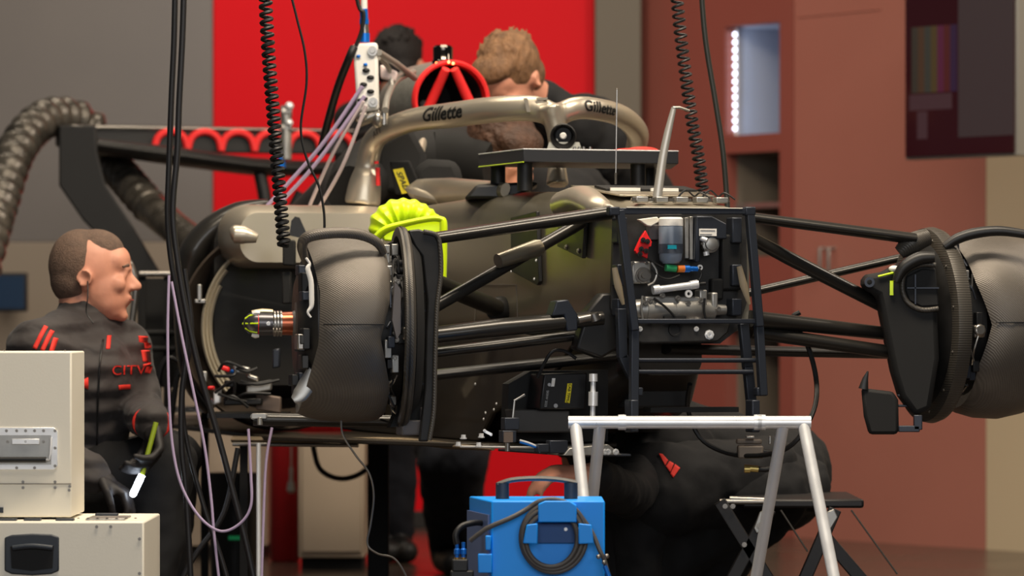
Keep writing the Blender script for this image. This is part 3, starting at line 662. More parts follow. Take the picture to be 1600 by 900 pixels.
# airbox
ac_ = P(705, 157, 1.93); an = (V((-.32, 1, .02))).normalized(); R0 = .108
ab = part('air_intake', MB().lathe(ac_, an, [(.28, .01), (.26, R0*.72), (0, R0*.96), (.05, R0*1.02), (.14, R0*1.06), (.3, R0*1.02), (.45, R0*.8), (.5, .05)], 48), mat('crinkled_silver_wrap', (150, 148, 140), .45, .5, bump=.7, bscale=16))
build('red_rim', MB().lathe(ac_, an, [(.012, R0*1.04), (-.004, R0*1.05), (-.012, R0*1.0), (-.008, R0*.93), (.02, R0*.9), (.03, R0*.96)], 64, closed=True), REDD, ab)
build('dark_throat', MB().lathe(ac_, an, [(.0, R0*.94), (.03, R0*.9), (.25, R0*.7), (.27, .01)], 40, caps=False), mat('void_black', (6, 6, 6), .8), ab)
for a, b in (((697, 108), (668, 172)), ((710, 108), (742, 178))):
    build('red_strut', MB().tube([P(*a, 1.9), P((a[0]+b[0])/2, (a[1]+b[1])/2, 1.93), P(*b, 1.95)], [.012, .014, .015], 14, smooth=3), REDD, ab)
tcm = part('roll_hoop_camera', MB().lathe(P(692, 100, 1.95), UP, [(0, .03), (.008, .031), (.012, .028), (.046, .028), (.052, .022)], 32), mat('smoked_chrome', (90, 84, 78), .1, 1))
for x, y in ((682, 99), (688, 99), (701, 97), (708, 99)): build('lamp', MB().ell(P(x, y, 1.915), .0035, .003, .0035), emi('warm_lamp', (255, 120, 70), 14), tcm)
# cockpit surround and head restraint
part('cockpit_surround', MB().tube([P(548, 298, 1.5), P(600, 265, 1.75), P(690, 255, 1.85), P(790, 262, 1.7)], [.07, .11, .12, .09], 20, smooth=5), MATTE, disp=.02)
part('head_restraint', MB().prism([P(x, y, 1.55) for x, y in ((590, 225), (640, 195), (665, 240), (660, 300), (585, 302))], Y*.12), mat('dark_suede', (25, 25, 25), .85), bevel=.015)
part('seat_pad', MB().prism([P(x, y, 1.45) for x, y in ((645, 262), (668, 248), (712, 250), (724, 275), (715, 308), (650, 306))], Y*.1), mat('dark_suede', (25, 25, 25), .85), bevel=.02)
part('roll_hoop_leg', MB().tube([P(662, 205, 1.8), P(655, 235, 1.7), P(646, 262, 1.6)], [.012, .012, .014], 12, flat=1.4), SILVER)
yl = part('belt_pad', MB().prism([P(x, y, 1.37) for x, y in ((608, 252), (640, 250), (662, 300), (618, 304))], Y*.02), mat('dark_suede', (25, 25, 25), .85), bevel=.006)
lb = build('yellow_label', MB().prism([P(x, y, 1.362) for x, y in ((614, 265), (630, 262), (644, 300), (628, 303))], Y*.003), YLAB, yl)
text('lettering', 'SPAD', INK, flatplace(P(629, 283, 1.36), P(638, 300, 1.36)-P(622, 264, 1.36), X, n=-Y), .022, yl, off=.002)
part('red_button', MB().cyl(P(588, 256, 1.36), P(588, 252, 1.36), .006).cyl(P(590, 262, 1.38), P(591, 290, 1.38), .006), REDD)
part('cockpit_rim', MB().tube([onflank(620, 312, -.12), P(650, 300, 1.3), P(700, 298, 1.2), onflank(760, 296, -.05)], [.012, .022, .024, .012], 12, smooth=5, flat=1.5), SILVER)
part('cockpit_visor', MB().prism([P(x, y, .72) for x, y in ((725, 310), (745, 288), (830, 284), (842, 286), (820, 300), (800, 311))], Y*.25), CARB, bevel=.008)
# sidepod shells
def shell(u0, u1, z1, z0, w, r, n=8):
    return rrect(u0, u1, z0, z1, w, r, n)
part('sidepod', MB().rings([shell(-.70, -.25, 1.115, .985, 1.46, .05), shell(-.72, -.25, 1.135, .972, 1.5, .07), shell(-.72, -.25, 1.14, .972, 1.6, .075), shell(-.70, -.25, 1.14, .972, 1.72, .075)]), SILVER, ang=60)
part('rear_bodywork', MB().rings([shell(-.72, -.2, 1.13, .66, 1.66, .1), shell(-.74, -.2, 1.12, .6, 1.9, .16), shell(-.60, -.15, 1.08, .58, 2.6, .16), shell(-.35, -.05, 1.0, .6, 3.4, .1)]), CARBG, ang=60)
part('sidepod', MB().rings([shell(.25, .56, 1.115, .985, 1.46, .05), shell(.25, .58, 1.135, .972, 1.5, .07), shell(.22, .56, 1.13, .96, 2.2, .08), shell(.1, .4, 1.05, .9, 3.2, .06)]), SILVER, ang=60)
part('mirror_stub', MB().tube([P(402, 372, 1.05), P(380, 367, 1.05), P(366, 366, 1.05), P(360, 367, 1.05)], [.012, .024, .024, .012], 20, smooth=4), SILVER)
part('engine_cover', MB().rings([rrect(-a, a, z0, z1, w, r) for w, a, z0, z1, r in ((1.9, .33, .9, 1.16, .08), (2.2, .28, .9, 1.3, .1), (2.9, .2, .85, 1.2, .08), (3.8, .1, .8, 1.05, .05))]), mat('dark_engine_cover', (44, 42, 42), .5), ang=60)
part('side_fin', MB().prism([P(x, y, 1.1) for x, y in ((455, 345), (461, 338), (468, 340), (478, 362), (470, 372), (452, 368))], Y*.01), CARB)
# open side: dark round bay with bright rings on its left
bc = P(440, 512, 1.35)
bay = part('radiator_bay', MB().lathe(bc, Y, [(0, .262), (-.01, .268), (.0, .275), (.05, .27), (.3, .2), (.32, .01), (.28, .01), (.25, .18), (.03, .245)], 72, closed=True), mat('dark_bay', (64, 55, 47), .5, .2, var=.1, vscale=6))
for k, (r, aa) in enumerate(((.235, 1.0), (.224, .75), (.213, .55))):
    build('bright_ring', MB().tube([bc-Y*.03+V((-math.cos(a)*r*.88, 0, math.sin(a)*r)) for a in [(-1.0+.2)+(aa+1.0-.2)*q/30 for q in range(31)]], .006, 8, flat=2), mat('satin_ring_metal', (190, 180, 158), .45, .5), bay)
for q_, s_ in (((-.213, -.04, .07), (.03, .02, .012)), ((-.205, -.04, -.13), (.02, .02, .03)), ((-.215, -.04, .09), (.012, .02, .05))): build('ring_clip', MB().box(bc+V(q_), *s_), ALUD, bay, bevel=.003)
part('outer_shroud', MB().tube([P(x, y, 1.45) for x, y in ((420, 318), (375, 332), (335, 358), (305, 395), (292, 450), (292, 540), (305, 600), (330, 640))], [.012, .03, .04, .045, .035, .03, .03, .02], 18, smooth=6, flat=2), CARBG)
for k, (x, y, w_, h_, m_) in enumerate(((378, 578, 26, 12, ALUD), (405, 606, 40, 14, ALUD), (352, 576, 14, 8, RED), (364, 580, 8, 6, BLUEA), (340, 620, 12, 22, ALU), (330, 630, 10, 16, CHROME), (360, 600, 18, 10, BLACK), (432, 560, 12, 30, ANOD), (420, 630, 40, 26, mat('brown_bracket', (104, 90, 80), .5, .3)), (380, 628, 60, 10, BLACK), (330, 606, 10, 6, RED), (395, 590, 20, 8, STEEL), (452, 395, 20, 40, MATTE), (448, 450, 14, 50, MATTE))):
    part('bay_fitting', MB().box(P(x, y, 1.0+.02*(k % 3)), w_*.00165, .04, h_*.00165, V((1, 0, random.uniform(-.3, .3)))), m_, bevel=.004)
for k in range(9):
    x = random.uniform(330, 430); y = random.uniform(575, 640)
    part('bay_hose', MB().tube([P(x, y, .98), P(x+random.uniform(10, 30), y+random.uniform(-20, 10), .97), P(x+random.uniform(30, 60), y+random.uniform(-15, 15), .98)], .004, 8, smooth=5), BLACK)
part('bay_floor', MB().box(P(390, 648, 1.2), .2, .3, .012), CARB)
# floor and under tray
part('floor_board', MB().prism([C(-.70, 1.15, .525), C(-.30, .62, .515), C(.05, .62, .515), C(.12, 1.6, .53), C(.7, 1.9, .535), C(.7, 3.2, .54), C(-.7, 3.2, .54)], UP*.012), mat('brown_tinted_carbon', (52, 46, 38), .38), bevel=.003)
part('floor_edge_strip', MB().tube([P(366, 687, 1.0), P(500, 688, .9), P(620, 688, .8), P(700, 696, .6), P(770, 702, .4)], [.010, .007, .008, .009, .003], 12, smooth=4, flat=2), mat('worn_tan_metal', (150, 135, 112), .35, .6))
part('floor_stay', MB().tube([P(364, 694, .95), P(560, 696, .85)], .005, 10), STEEL)
part('splitter_wire', MB().tube([P(720, 698, .35), P(800, 699, .2), P(880, 700, .1)], .003, 8), ALU)
kp = part('bib_side_plate', MB().prism([C(*q) for q in ((-.2, .22, .78), (-.24, .6, .80), (-.30, 1.2, .80), (-.36, 1.7, .8), (-.36, 1.7, .54), (-.30, 1.2, .53), (-.27, .75, .53), (-.265, .66, .60), (-.22, .32, .70))], AX*.015), KM, bevel=.004)
for x, y in ((743, 600), (776, 631), (772, 640), (759, 645), (756, 655)): build('rivet', MB().bolt(U(x, y, -.275), -AX, .003), ALU, kp)
part('splitter_tray', MB().prism([C(-.27, .0, .512), C(-.14, -.02, .512), C(-.1, .5, .512), C(-.3, .5, .512)], UP*.006), ANOD, bevel=.002)
ft = part('tray_foot', MB().prism([W(x, y, -.02) for x, y in ((880, 712), (890, 700), (950, 694), (966, 706), (972, 711))], BK*.12), ALUD, bevel=.002)
for x in (945, 962, 950): build('bolt', MB().bolt(W(x, 706, -.025), -BK, .006), ALU, ft)
eb = part('electronics_box', MB().prism([W(x, y, .05) for x, y in ((850, 584), (918, 582), (915, 640), (843, 640))], BK*.1), mat('black_box', (17, 17, 19), .4), bevel=.004)
wl = W(889, 612, .045)
build('yellow_label', MB().prism([W(x, y, .046) for x, y in ((887, 599), (894, 599), (890, 630), (883, 629))], BK*.003), YLAB, eb)
text('lettering', 'CAB TPMU', INK, flatplace(W(888.6, 614.5, .0445), W(886, 629, .0445)-W(890.5, 600, .0445), W(894, 615, .0445)-W(884, 614, .0445), n=-BK), .0092, eb, off=.0004)
GP = mat('pale_grey_print', (170, 170, 170), .5)
text('lettering', 'SKRW 2025', GP, flatplace(W(854, 623, .0475), W(852, 638, .0475)-W(856, 607, .0475), X, n=-BK), .0075, eb)
build('white_label', MB().prism([W(x, y, .047) for x, y in ((863, 591), (868, 591), (866, 604), (861, 604))], BK*.003), WHITE, eb)
build('round_mark', MB().lathe(W(868, 634, .048), -BK, [(0, .005), (.002, .005)], 16).lathe(W(858, 601, .048), -BK, [(0, .004), (.002, .004)], 16), GP, eb)
part('grey_tray_panel', MB().prism([W(x, y, .08) for x, y in ((800, 640), (890, 640), (895, 676), (808, 676))], BK*.06), mat('mid_dark_grey', (62, 60, 58), .5), bevel=.004)
part('dark_cavity', MB().prism([W(x, y, .16) for x, y in ((795, 600), (830, 580), (950, 578), (950, 690), (792, 690))], BK*.05), MATTE)
part('silver_strut', MB().cyl(W(927, 584, -.02), W(926, 650, -.02), .006).cyl(W(927, 584, -.02), W(927, 596, -.02), .01).cyl(W(927, 612, -.02), W(926.5, 634, -.02), .011), ALU)
part('bent_rod', MB().tube([W(820, 617, .03), W(804, 626, .03), W(801, 656, .03)], .003, 8), ALUD)
tb_ = part('tie_down_block', MB().box(W(797, 662, -.02), .036, .03, .028, AX, BK).box(W(793, 682, -.02), .034, .03, .028, AX, BK), ANOD, bevel=.002)
build('brown_face', MB().box(W(794, 683, -.037), .022, .004, .024, AX, BK), mat('brown_bracket', (104, 90, 80), .5, .3), tb_)
build('threaded_foot', MB().cyl(W(793, 691, -.02), W(793, 705, -.02), .006), STEEL, tb_)
part('tie_down_block', MB().box(W(846, 700, -.02), .028, .03, .02, AX, BK).cyl(W(843, 703, -.03), W(843, 709, -.03), .005).box(W(870, 698, .0), .045, .03, .03, AX, BK), ANOD, bevel=.002)
for k in range(2): part('brake_line', MB().tube([W(812, 688+k*3, -.02), W(826, 692+k*3, -.02), W(840, 698+k*2, -.02)], .0025, 6, smooth=4), BLUEA if k else ALU)
for x, y in ((724, 686), (752, 684), (716, 697), (748, 698)): part('floor_clip', MB().bolt(W(x, y, .0), UP, .006, .01), ALU)
part('silver_catch', MB().box(W(762, 676, -.04), .02, .004, .007, V((1, 0, -.5))).bolt(W(757, 673, -.04), -BK, .003).bolt(W(767, 679, -.04), -BK, .003), ALU)
part('lower_loom', MB().tube([W(900, 560, 0), W(880, 548, 0), W(860, 552, 0), W(840, 590, .02)], .004, 8, smooth=5), BLACK)
# stuff seen between ladder rungs
lb_ = part('lower_actuator', MB().box(W(1030, 610, .3), .12, .1, .05).box(W(1040, 630, .3), .06, .08, .03), BLACK, bevel=.01)
build('cylinder', MB().cyl(W(1036, 622, .22), W(1066, 618, .22), .011), ALUD, lb_)
part('lower_frame_box', MB().prism([W(x, y, .2) for x, y in ((985, 545), (1100, 545), (1082, 600), (1076, 640), (985, 640))], BK*.25), mat('very_dark_grey', (20, 20, 21), .55), bevel=.01)
# rear wing
yw_ = 4.2
rw = part('rear_wing', MB().prism([C(-.5, 4.5, P(150, 200, yw_).z-.005), C(.47, 4.5, P(150, 200, yw_).z-.005), C(.47, 4.75, P(150, 195, yw_).z+.01), C(-.5, 4.75, P(150, 195, yw_).z+.01)], UP*-.075), CARB, bevel=.006)
zt = P(150, 200, yw_).z
build('top_edge', MB().tube([C(-.5, 4.49, zt), C(.47, 4.49, zt)], .006, 10), STEEL, rw)
for k in range(6):
    u0 = -.22+k*.115; mb = MB()
    f = lambda a, b: C(u0+a, 4.488, zt-.012+b)
    mb.tube([f(0, -.06), f(.012, -.02), f(.04, 0), f(.075, 0), f(.103, -.02), f(.115, -.06)], .012, 8, smooth=4)
    build('red_pattern', mb, REDD, rw)
build('lower_plane', MB().tube([P(150, 228, 4.1), P(280, 245, 4.15), P(420, 262, 4.25), P(555, 262, 4.4)], [.026, .032, .03, .02], 16, smooth=6, flat=3), CARB, rw)
build('pylon', MB().tube([P(405, 265, 4.2), P(412, 300, 4.2), P(420, 350, 4.2)], .022, 10).tube([P(470, 300, 4.2), P(455, 330, 4.2)], .018, 10), CARB, rw)
build('endplate', MB().prism([P(x, y, 4.0) for x, y in ((92, 196), (150, 196), (152, 238), (165, 290), (205, 350), (250, 425), (215, 430), (175, 390), (130, 345), (92, 290))], Y*.02), mat('dull_black_endplate', (17, 16, 15), .6), rw, bevel=.006)
build('endplate', MB().prism([C(.5, 4.4, zt), C(.5, 4.85, zt), C(.5, 4.85, zt-.3), C(.5, 4.5, zt-.3)], AX*.02), mat('dull_black_endplate', (17, 16, 15), .6), rw, bevel=.006)
part('gearbox', MB().rings([rrect(-a, a, z0, z1, w, r) for w, a, z0, z1, r in ((2.9, .2, .6, .86, .06), (3.6, .14, .65, .85, .05), (4.5, .08, .7, .85, .03))]), MATTE)
# antenna and bent plastic bar on the deck
part('antenna', MB().cyl(W(962, 288, .3), W(964, 140, .3), .0016, 6).cyl(W(962, 288, .3), W(962, 270, .3), .0028, 8).ell(W(964, 139, .3), .002, .002, .002), STEEL)
# rear support stand carrying the car
st = thing('axle_stand', 'black axle stand under the rear of the raised car floor', 'stand', P(470, 650, 2.6)-V((0, 0, P(470, 650, 2.6).z)))
b0 = C(-.05, 2.4, 0)
build('column', MB().box(b0+UP*.27, .06, .06, .5), MATTE, st, bevel=.004)
build('base', MB().box(b0+UP*.012, .4, .4, .024), MATTE, st, bevel=.004)
build('saddle', MB().box(b0+UP*.527, .2, .12, .02), MATTE, st, bevel=.004)
# ------------------------------------------------------------------ black ladder frame bolted to the bulkhead
wf = -.14
lf = thing('ladder_frame', 'black metal ladder-shaped frame bolted on the front of the raised car', 'frame', W(1080, 655, wf))
def bar(name, a, b, wa, wb, t, parent, m=ANOD, d=.02):
    A = W(*a, wa); Bq = W(*b, wb); ax_ = (Bq-A).normalized(); return build(name, MB().box((A+Bq)/2, (Bq-A).length, t, d, ax_, ax_.cross(BK), BK), m, parent, bevel=.002)
bar('top_bar', (953, 330), (1174, 330), wf, wf, .015, lf)
build('top_bar_trim', MB().box(W(1070, 324.5, wf-.011), .285, .002, .002, AX, BK), CREAM, lf)
for a, b in (((968, 328), (991, 516)), ((991, 512), (990, 655)), ((1171, 328), (1186, 510)), ((1185, 500), (1192, 618))):
    bar('rail', a, b, wf-.002, wf-.01, .019, lf)
for a, b in (((970, 482), (972, 560)), ((972, 556), (988, 590)), ((1161, 505), (1168, 575)), ((1168, 570), (1177, 662))):
    bar('rear_post', a, b, wf+.05, wf+.05, .022, lf)
bar('rung', (991, 502), (1182, 502), wf, wf, .011, lf)
for y, a, b in ((563, 997, 1185), (581, 997, 1172)):
    build('rung', MB().cyl(W(a-6, y, wf+.01), W(b+4, y, wf+.01), .0055, 14), ANOD, lf)
for x, y in ((1188, 612), (994, 612), (1170, 330), (958, 330)): build('joint_block', MB().box(W(x, y, wf), .026, .026, .02, AX, BK), ANOD, lf, bevel=.003)
for x in (987, 1176): build('hook', MB().box(W(x, 650, wf), .02, .045, .075, AX, BK), ANOD, lf, bevel=.003)
for x, y in ((1120, 640),): build('foot_rest', MB().box(W(1080, 640, .0), .22, .05, .012, AX, BK), MATTE, lf)
# ------------------------------------------------------------------ bright trestle
ts = thing('trestle', 'bright aluminium tube trestle under the black ladder frame at the front of the car', 'trestle', V((P(1078, 655, -.35).x, -.35, 0)))
yt = -.35
tbar = build('top_tube', MB().cyl(P(888, 660, yt), P(1267, 660, yt), .0145, 28), ALU, ts)
for x in (966, 1184, 1178): build('clamp_collar', MB().cyl(P(x, 660, yt), P(x+12, 660, yt), .0175, 24).bolt(P(x+6, 651, yt), UP, .006), ALU, ts)
for x0, x1, dy in ((899, 923, -.3), (938, 916, .3), (1224, 1190, .3), (1255, 1295, -.3)):
    a = P(x0, 662, yt); d = CD+yt
    zfl = 0.0
    sl = (x1-x0)/(900-662 if x0 > 1000 else 900-662)
    b = V((a.x+sl*(a.z), yt+dy, 0))
    build('leg', MB().cyl(a, b, .0135, 24), ALU, ts)
    build('foot', MB().cyl(b, b+UP*.02, .02, 20), BLACK, ts)
# ------------------------------------------------------------------ blue unit with coiled cable
yb = -.95
f0 = P(768, 783, yb); f1 = P(945, 783, yb)
bu = thing('blue_power_unit', 'bright blue box with a curved carry handle in front of the trestle', 'box', V(((f0.x+f1.x)/2, yb+.15, 0)))
hz = f0.z; wd = f1.x-f0.x
body = build('body', MB().prism([V((f0.x, yb, .02)), V((f1.x, yb, .02)), V((f1.x, yb+.27, .02)), V((f0.x-.05, yb+.27, .02))], UP*(hz-.02)), BLUEP, bu, bevel=.003)
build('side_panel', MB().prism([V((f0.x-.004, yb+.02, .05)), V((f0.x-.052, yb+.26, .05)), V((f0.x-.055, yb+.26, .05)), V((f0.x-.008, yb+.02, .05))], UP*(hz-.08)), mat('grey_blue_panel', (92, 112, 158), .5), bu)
for k in range(4): build('foot', MB().cyl((f0.x+.03+(k % 2)*(wd-.06), yb+.04+(k//2)*.2, 0), (f0.x+.03+(k % 2)*(wd-.06), yb+.04+(k//2)*.2, .022), .015), BLACK, bu)
h0 = P(785, 779, yb+.12); h1 = P(892, 779, yb+.12)
DG = mat('slate_plastic', (44, 50, 58), .5)
hd = build('handle', MB().tube([P(778, 757, yb+.12), P(800, 750, yb+.12), P(835, 747.5, yb+.12), P(870, 749, yb+.12), P(900, 754, yb+.12)], .0055, 12, smooth=4, flat=2.2), mat('grey_handle', (78, 76, 74), .5), bu)
for p in (h0, h1): build('handle_post', MB().cyl(p-UP*.012, p+UP*.034, .0145, 20), DG, hd)
br = build('cable_bracket', MB().prism([P(x, y, yb-.045) for x, y in ((841, 816), (841, 788), (852, 783), (890, 783), (901, 790), (901, 816))], Y*.045).prism([P(x, y, yb-.05) for x, y in ((823, 820), (840, 818), (840, 850), (817, 849))], Y*.012).prism([P(x, y, yb-.05) for x, y in ((904, 818), (924, 820), (928, 849), (904, 850))], Y*.012), BLUEP, bu, bevel=.002)
build('recess', MB().prism([P(x, y, yb-.012) for x, y in ((838, 818), (905, 818), (898, 848), (838, 848))], Y*.01), mat('deep_blue', (10, 70, 130), .5), br)
for x, y in ((884, 827), (837, 828), (903, 827)): build('screw', MB().bolt(P(x, y, yb-.014), -Y, .003), ALU, br)
build('latch_plate', MB().box(P(763, 848, yb+.0), .012, .02, .03).box(P(758, 880, yb+.0), .03, .02, .04), BLUEP, bu, bevel=.002)
pts = []
for k in range(3*28+8):
    a = PI*.8-k*2*PI/28; lp_ = k/28; r = .080-lp_*.008
    pts.append(P(862+2*math.sin(lp_*2), 838+lp_*1.5, yb-.02-.004*lp_)+V((math.cos(a)*r*.93, 0, math.sin(a)*r)))
cc = MB().tube([P(735, 845, yb-.02), P(760, 826, yb-.03), P(785, 815, yb-.032), P(805, 806, yb-.03)]+pts[1:], .0052, 12, smooth=2)
tag(build('coiled_cable', cc, mat('grey_cable', (78, 74, 70), .4)), 'thick grey cable coiled in loops on the blue box bracket', 'cable')
tag(build('power_cable', MB().tube([P(903, 800, yb-.01), P(925, 832, yb-.02), P(937, 860, yb-.03), P(944, 875, yb-.03), P(950, 900, yb-.03), P(952, 930, yb-.03)], .005, 10, smooth=5), mat('grey_cable', (62, 60, 58), .45)), 'grey cable running down the right edge of the blue box', 'cable')
kn = thing('cable_coupling', 'metal ball coupling with blue tip on the cable right of the blue box', 'coupling', P(944, 885, yb-.045))
for x, y in ((935, 870), (948, 869), (944, 879)): build('ball', MB().ell(P(x, y, yb-.045), .005, .005, .005), STEEL, kn)
build('blue_tip', MB().cyl(P(945, 884, yb-.045), P(952, 903, yb-.045), .005), BLUEA, kn)
cn = thing('hose_couplings', 'black block with blue hose couplings left of the blue box', 'couplings', P(722, 900, yb+.02))
for x in (714, 724):
    build('coupling', MB().lathe(P(x, 873, yb+.02), UP, [(0, .0045), (.008, .0045), (.01, .0065), (.02, .0065), (.022, .004), (.035, .004)], 16), BLUEA, cn)
    build('brass_collar', MB().cyl(P(x, 875, yb+.02), P(x, 871, yb+.02), .0058), mat('brass', (190, 150, 70), .3, .9), cn)
build('block', MB().box(P(719, 883, yb+.02), .034, .04, .026).box(P(722, 897, yb+.02), .05, .04, .016), BLACK, cn, bevel=.003)
tag(build('short_hose', MB().tube([P(714, 850, yb+.02), P(712, 835, yb+.02), P(722, 822, yb+.03), P(742, 817, yb+.05), P(756, 818, yb+.1)], .0065, 12, smooth=5), BLACK), 'short black hose curving from the couplings to the left side of the blue box', 'hose')
# ------------------------------------------------------------------ silver cases
yc = -.75
def case(name, label, x0, x1, ytop, ybot, dep):
    a = P(x0, ytop, yc); b = P(x1, ytop, yc); zb = 0 if ybot is None else P(x0, ybot, yc).z
    t = thing(name, label, 'case', V(((a.x+b.x)/2, yc+dep/2, zb)))
    return t, a, b, zb
t, a, b, zb = case('equipment_case', 'lower cream equipment case with a black recessed handle, bottom left corner', -130, 225, 815, None, .42)
zl = a.z
build('body', MB().box(((a.x+b.x)/2, yc+.21, zl/2), b.x-a.x, .42, zl), CREAM, t, bevel=.004)
hh = build('recessed_handle', MB().prism([P(x, y, yc-.006) for x, y in ((7, 840), (18, 836), (50, 834), (80, 835), (92, 839), (92, 892), (80, 897), (50, 899), (18, 897), (7, 892))], Y*.008), DG, t, bevel=.003)
build('recess', MB().prism([P(x, y, yc-.0075) for x, y in ((16, 854), (84, 853), (82, 888), (50, 892), (18, 888))], Y*.002), MATTE, hh)
build('grip', MB().tube([P(20, 856, yc-.012), P(50, 853, yc-.014), P(82, 856, yc-.012)], .006, 10, smooth=4), DG, hh)
for x, y in ((151, 823), (173, 823), (218, 842), (218, 896)): build('screw', MB().bolt(P(x, y, yc-.001), -Y, .0028), STEEL, t)
for x0, x1 in ((-40, 22), (34, 60), (84, 112)): build('hinge', MB().box((P((x0+x1)/2, 0, yc).x, yc+.05, zl+.002), (x1-x0)*.00139, .03, .005), DG, t, bevel=.001)
build('top_plate', MB().box((P(160, 0, yc).x, yc+.14, zl+.002), .085, .16, .004), ALUD, t, bevel=.001)
build('top_grip', MB().box((P(152, 0, yc).x, yc+.22, zl+.006), .05, .03, .006), DG, t, bevel=.002)
for k in range(7): build('screw', MB().bolt(V((P(118+k*15, 0, yc).x, yc+.06+.0*k, zl+.004)), UP, .0025), STEEL, t)
for k in range(4): build('foot', MB().box((a.x+.05+(k % 2)*(b.x-a.x-.1), yc+.05+(k//2)*.32, .004), .04, .04, .008), BLACK, t)
t, a, b, zb = case('equipment_case', 'tall upper cream case with a riveted metal handle plate, standing on the lower case', -130, 112, 549, None, .42)
y2 = yc+.10
def Q(x, y, dy=0): return P(x, y, y2+dy)
a = Q(-130, 549); b = Q(112, 549)
build('body', MB().box(((a.x+b.x)/2, y2+.14, (a.z+zl+.005)/2), b.x-a.x, .28, a.z-zl-.005), CREAM, t, bevel=.004)
build('lid_seam', MB().box(((a.x+b.x)/2, y2-.0005, P(0, 756, y2).z), b.x-a.x-.002, .002, .0018), mat('seam_shadow_grey', (120, 112, 100), .6), t)
pt = build('handle_plate', MB().prism([Q(x, y, -.003) for x, y in ((-60, 668), (84, 668), (90, 674), (90, 728), (84, 734), (-60, 734))], Y*.004), ALU, t, bevel=.001)
build('recess', MB().prism([Q(x, y, -.0036) for x, y in ((-60, 680), (80, 680), (80, 726), (-60, 726))], Y*.002), ALUD, pt)
build('grip', MB().cyl(Q(-30, 718, -.014), Q(72, 718, -.014), .0058, 14), BLACK, pt)
build('bail', MB().tube([Q(80, 684, -.005), Q(79, 700, -.012), Q(77, 714, -.014), Q(70, 719, -.014), Q(10, 719, -.014)], .0025, 8, smooth=3), ALU, pt)
build('spring_tab', MB().box(Q(40, 690, -.006), .06, .004, .012), ALU, pt, bevel=.001)
for x, y in ((10, 673), (26, 673), (40, 673), (54, 673), (68, 673), (86, 673), (86, 700), (86, 728), (26, 731), (54, 731), (12, 690), (68, 690), (40, 690), (36, 753), (86, 753), (36, 762), (86, 762), (109, 760), (108, 766)): build('rivet', MB().bolt(Q(x, y, -.006 if y < 740 else -.001), -Y, .0026), STEEL, pt if y < 740 else t)
build('latch', MB().box(Q(-2, 797, -.002), .02, .01, .012), DG, t)
for x in (98, 2): build('corner_pin', MB().cyl(V((Q(x, 549).x, y2+.05, a.z)), V((Q(x, 549).x, y2+.05, a.z+.003)), .002), STEEL, t)
# ------------------------------------------------------------------ tray on the nose
TL = mat('dark_slate_plate', (52, 53, 56), .35, .3)
tr = thing('raised_platform', 'flat dark rectangular plate on black feet standing on top of the car nose', 'plate', C(0, .74, 1.16))
zt1 = W(940, 236, .6).z; zt0 = W(940, 256, .6).z
pc = [W(818, 236, .55), W(1060, 238, .55), W(1048, 250, .88), W(748, 250, .88)]
pc = [V((p.x, p.y, zt1)) for p in pc]
build('plate', MB().prism(pc, UP*(zt0-zt1)), TL, tr, bevel=.002)
build('bright_edge', MB().tube([pc[3], pc[0], pc[1]], .0015, 6), ALU, tr)
build('yellow_underside_trim', MB().tube([pc[3]+UP*(zt0-zt1), pc[0]+UP*(zt0-zt1)], .0015, 6), NEON, tr)
for px, wv in ((820, .6), (778, .85), (997, .6), (1012, .85)):
    p = W(px, 258, wv); p = V((p.x, p.y, zt0)); pb = V((p.x, p.y, 1.15))
    build('foot', MB().cyl(pb, p, .019, 20), BLACK, tr)
for px in (898, 905, 912, 922): build('stud', MB().cyl(W(px, 236, .65), W(px, 229, .65), .003).cyl(W(px, 233, .65), W(px, 231, .65), .005), STEEL, tr)
tag(build('red_cloth', MB().ell(W(1003, 236, .8), .045, .04, .011, AX, BK).ell(W(985, 236, .8), .05, .03, .007, AX, BK), REDC, remesh=.003, sm_it=4), 'small folded red cloth lying on the right end of the raised plate', 'cloth')
bp = thing('bent_probe', 'pale grey bent bar rising from the nose deck right of the antenna', 'probe', W(1026, 318, .08))
PG = mat('pale_grey_metal', (168, 164, 156), .35, .5)
build('bar', MB().tube([W(1026, 316, .08), W(1035, 250, .08), W(1044, 205, .08), (W(1053, 168, .08))], [.0115, .010, .0088, .006], 14, smooth=4, flat=.6), PG, bp)
build('tip', MB().tube([W(1051, 168, .08), W(1062, 168, .08), W(1077, 173, .08)], [.0035, .0035, .003], 8, flat=1.4), PG, bp)
build('base', MB().lathe(W(1024, 320, .08), UP, [(0, .024), (.006, .024), (.01, .014), (.012, .012)], 24), ALUD, bp)
# ------------------------------------------------------------------ neon duct
nd = thing('cooling_duct', 'neon yellow ribbed plastic cooling duct between the left wheel drum and the cockpit side', 'duct', P(640, 435, .7))
yn = .62
mb = MB(); path = [P(592, 372, yn), P(598, 350, yn), P(618, 334, yn), P(645, 332, yn), P(668, 342, yn), P(680, 352, yn)]
SP, SR = spline([V(p) for p in path], [.022, .034, .036, .032, .026, .02], 10)
SR = [r*(1+.07*math.cos(i*PI/2.5)) for i, r in enumerate(SR)]
build('ribbed_elbow', MB().tube(SP, SR, 24, flat=1.2), NEON, nd)
build('frame', MB().tube([P(588, 372, yn-.06), P(605, 358, yn-.07), P(640, 348, yn-.08), P(672, 342, yn-.08), P(689, 343, yn-.08), P(693, 352, yn-.08), P(692, 400, yn-.08), P(691, 434, yn-.08)], [.010, .010, .008, .008, .008, .010, .011, .011], 12, smooth=6, flat=1.5), NEON, nd)
build('back_plate', MB().prism([P(x, y, yn-.03) for x, y in ((588, 345), (620, 330), (690, 342), (690, 432), (650, 432), (640, 380), (600, 376))], Y*.02), mat('neon_plate_plastic', (205, 235, 12), .38), nd, bevel=.004)  # same neon yellow as the rest of the duct
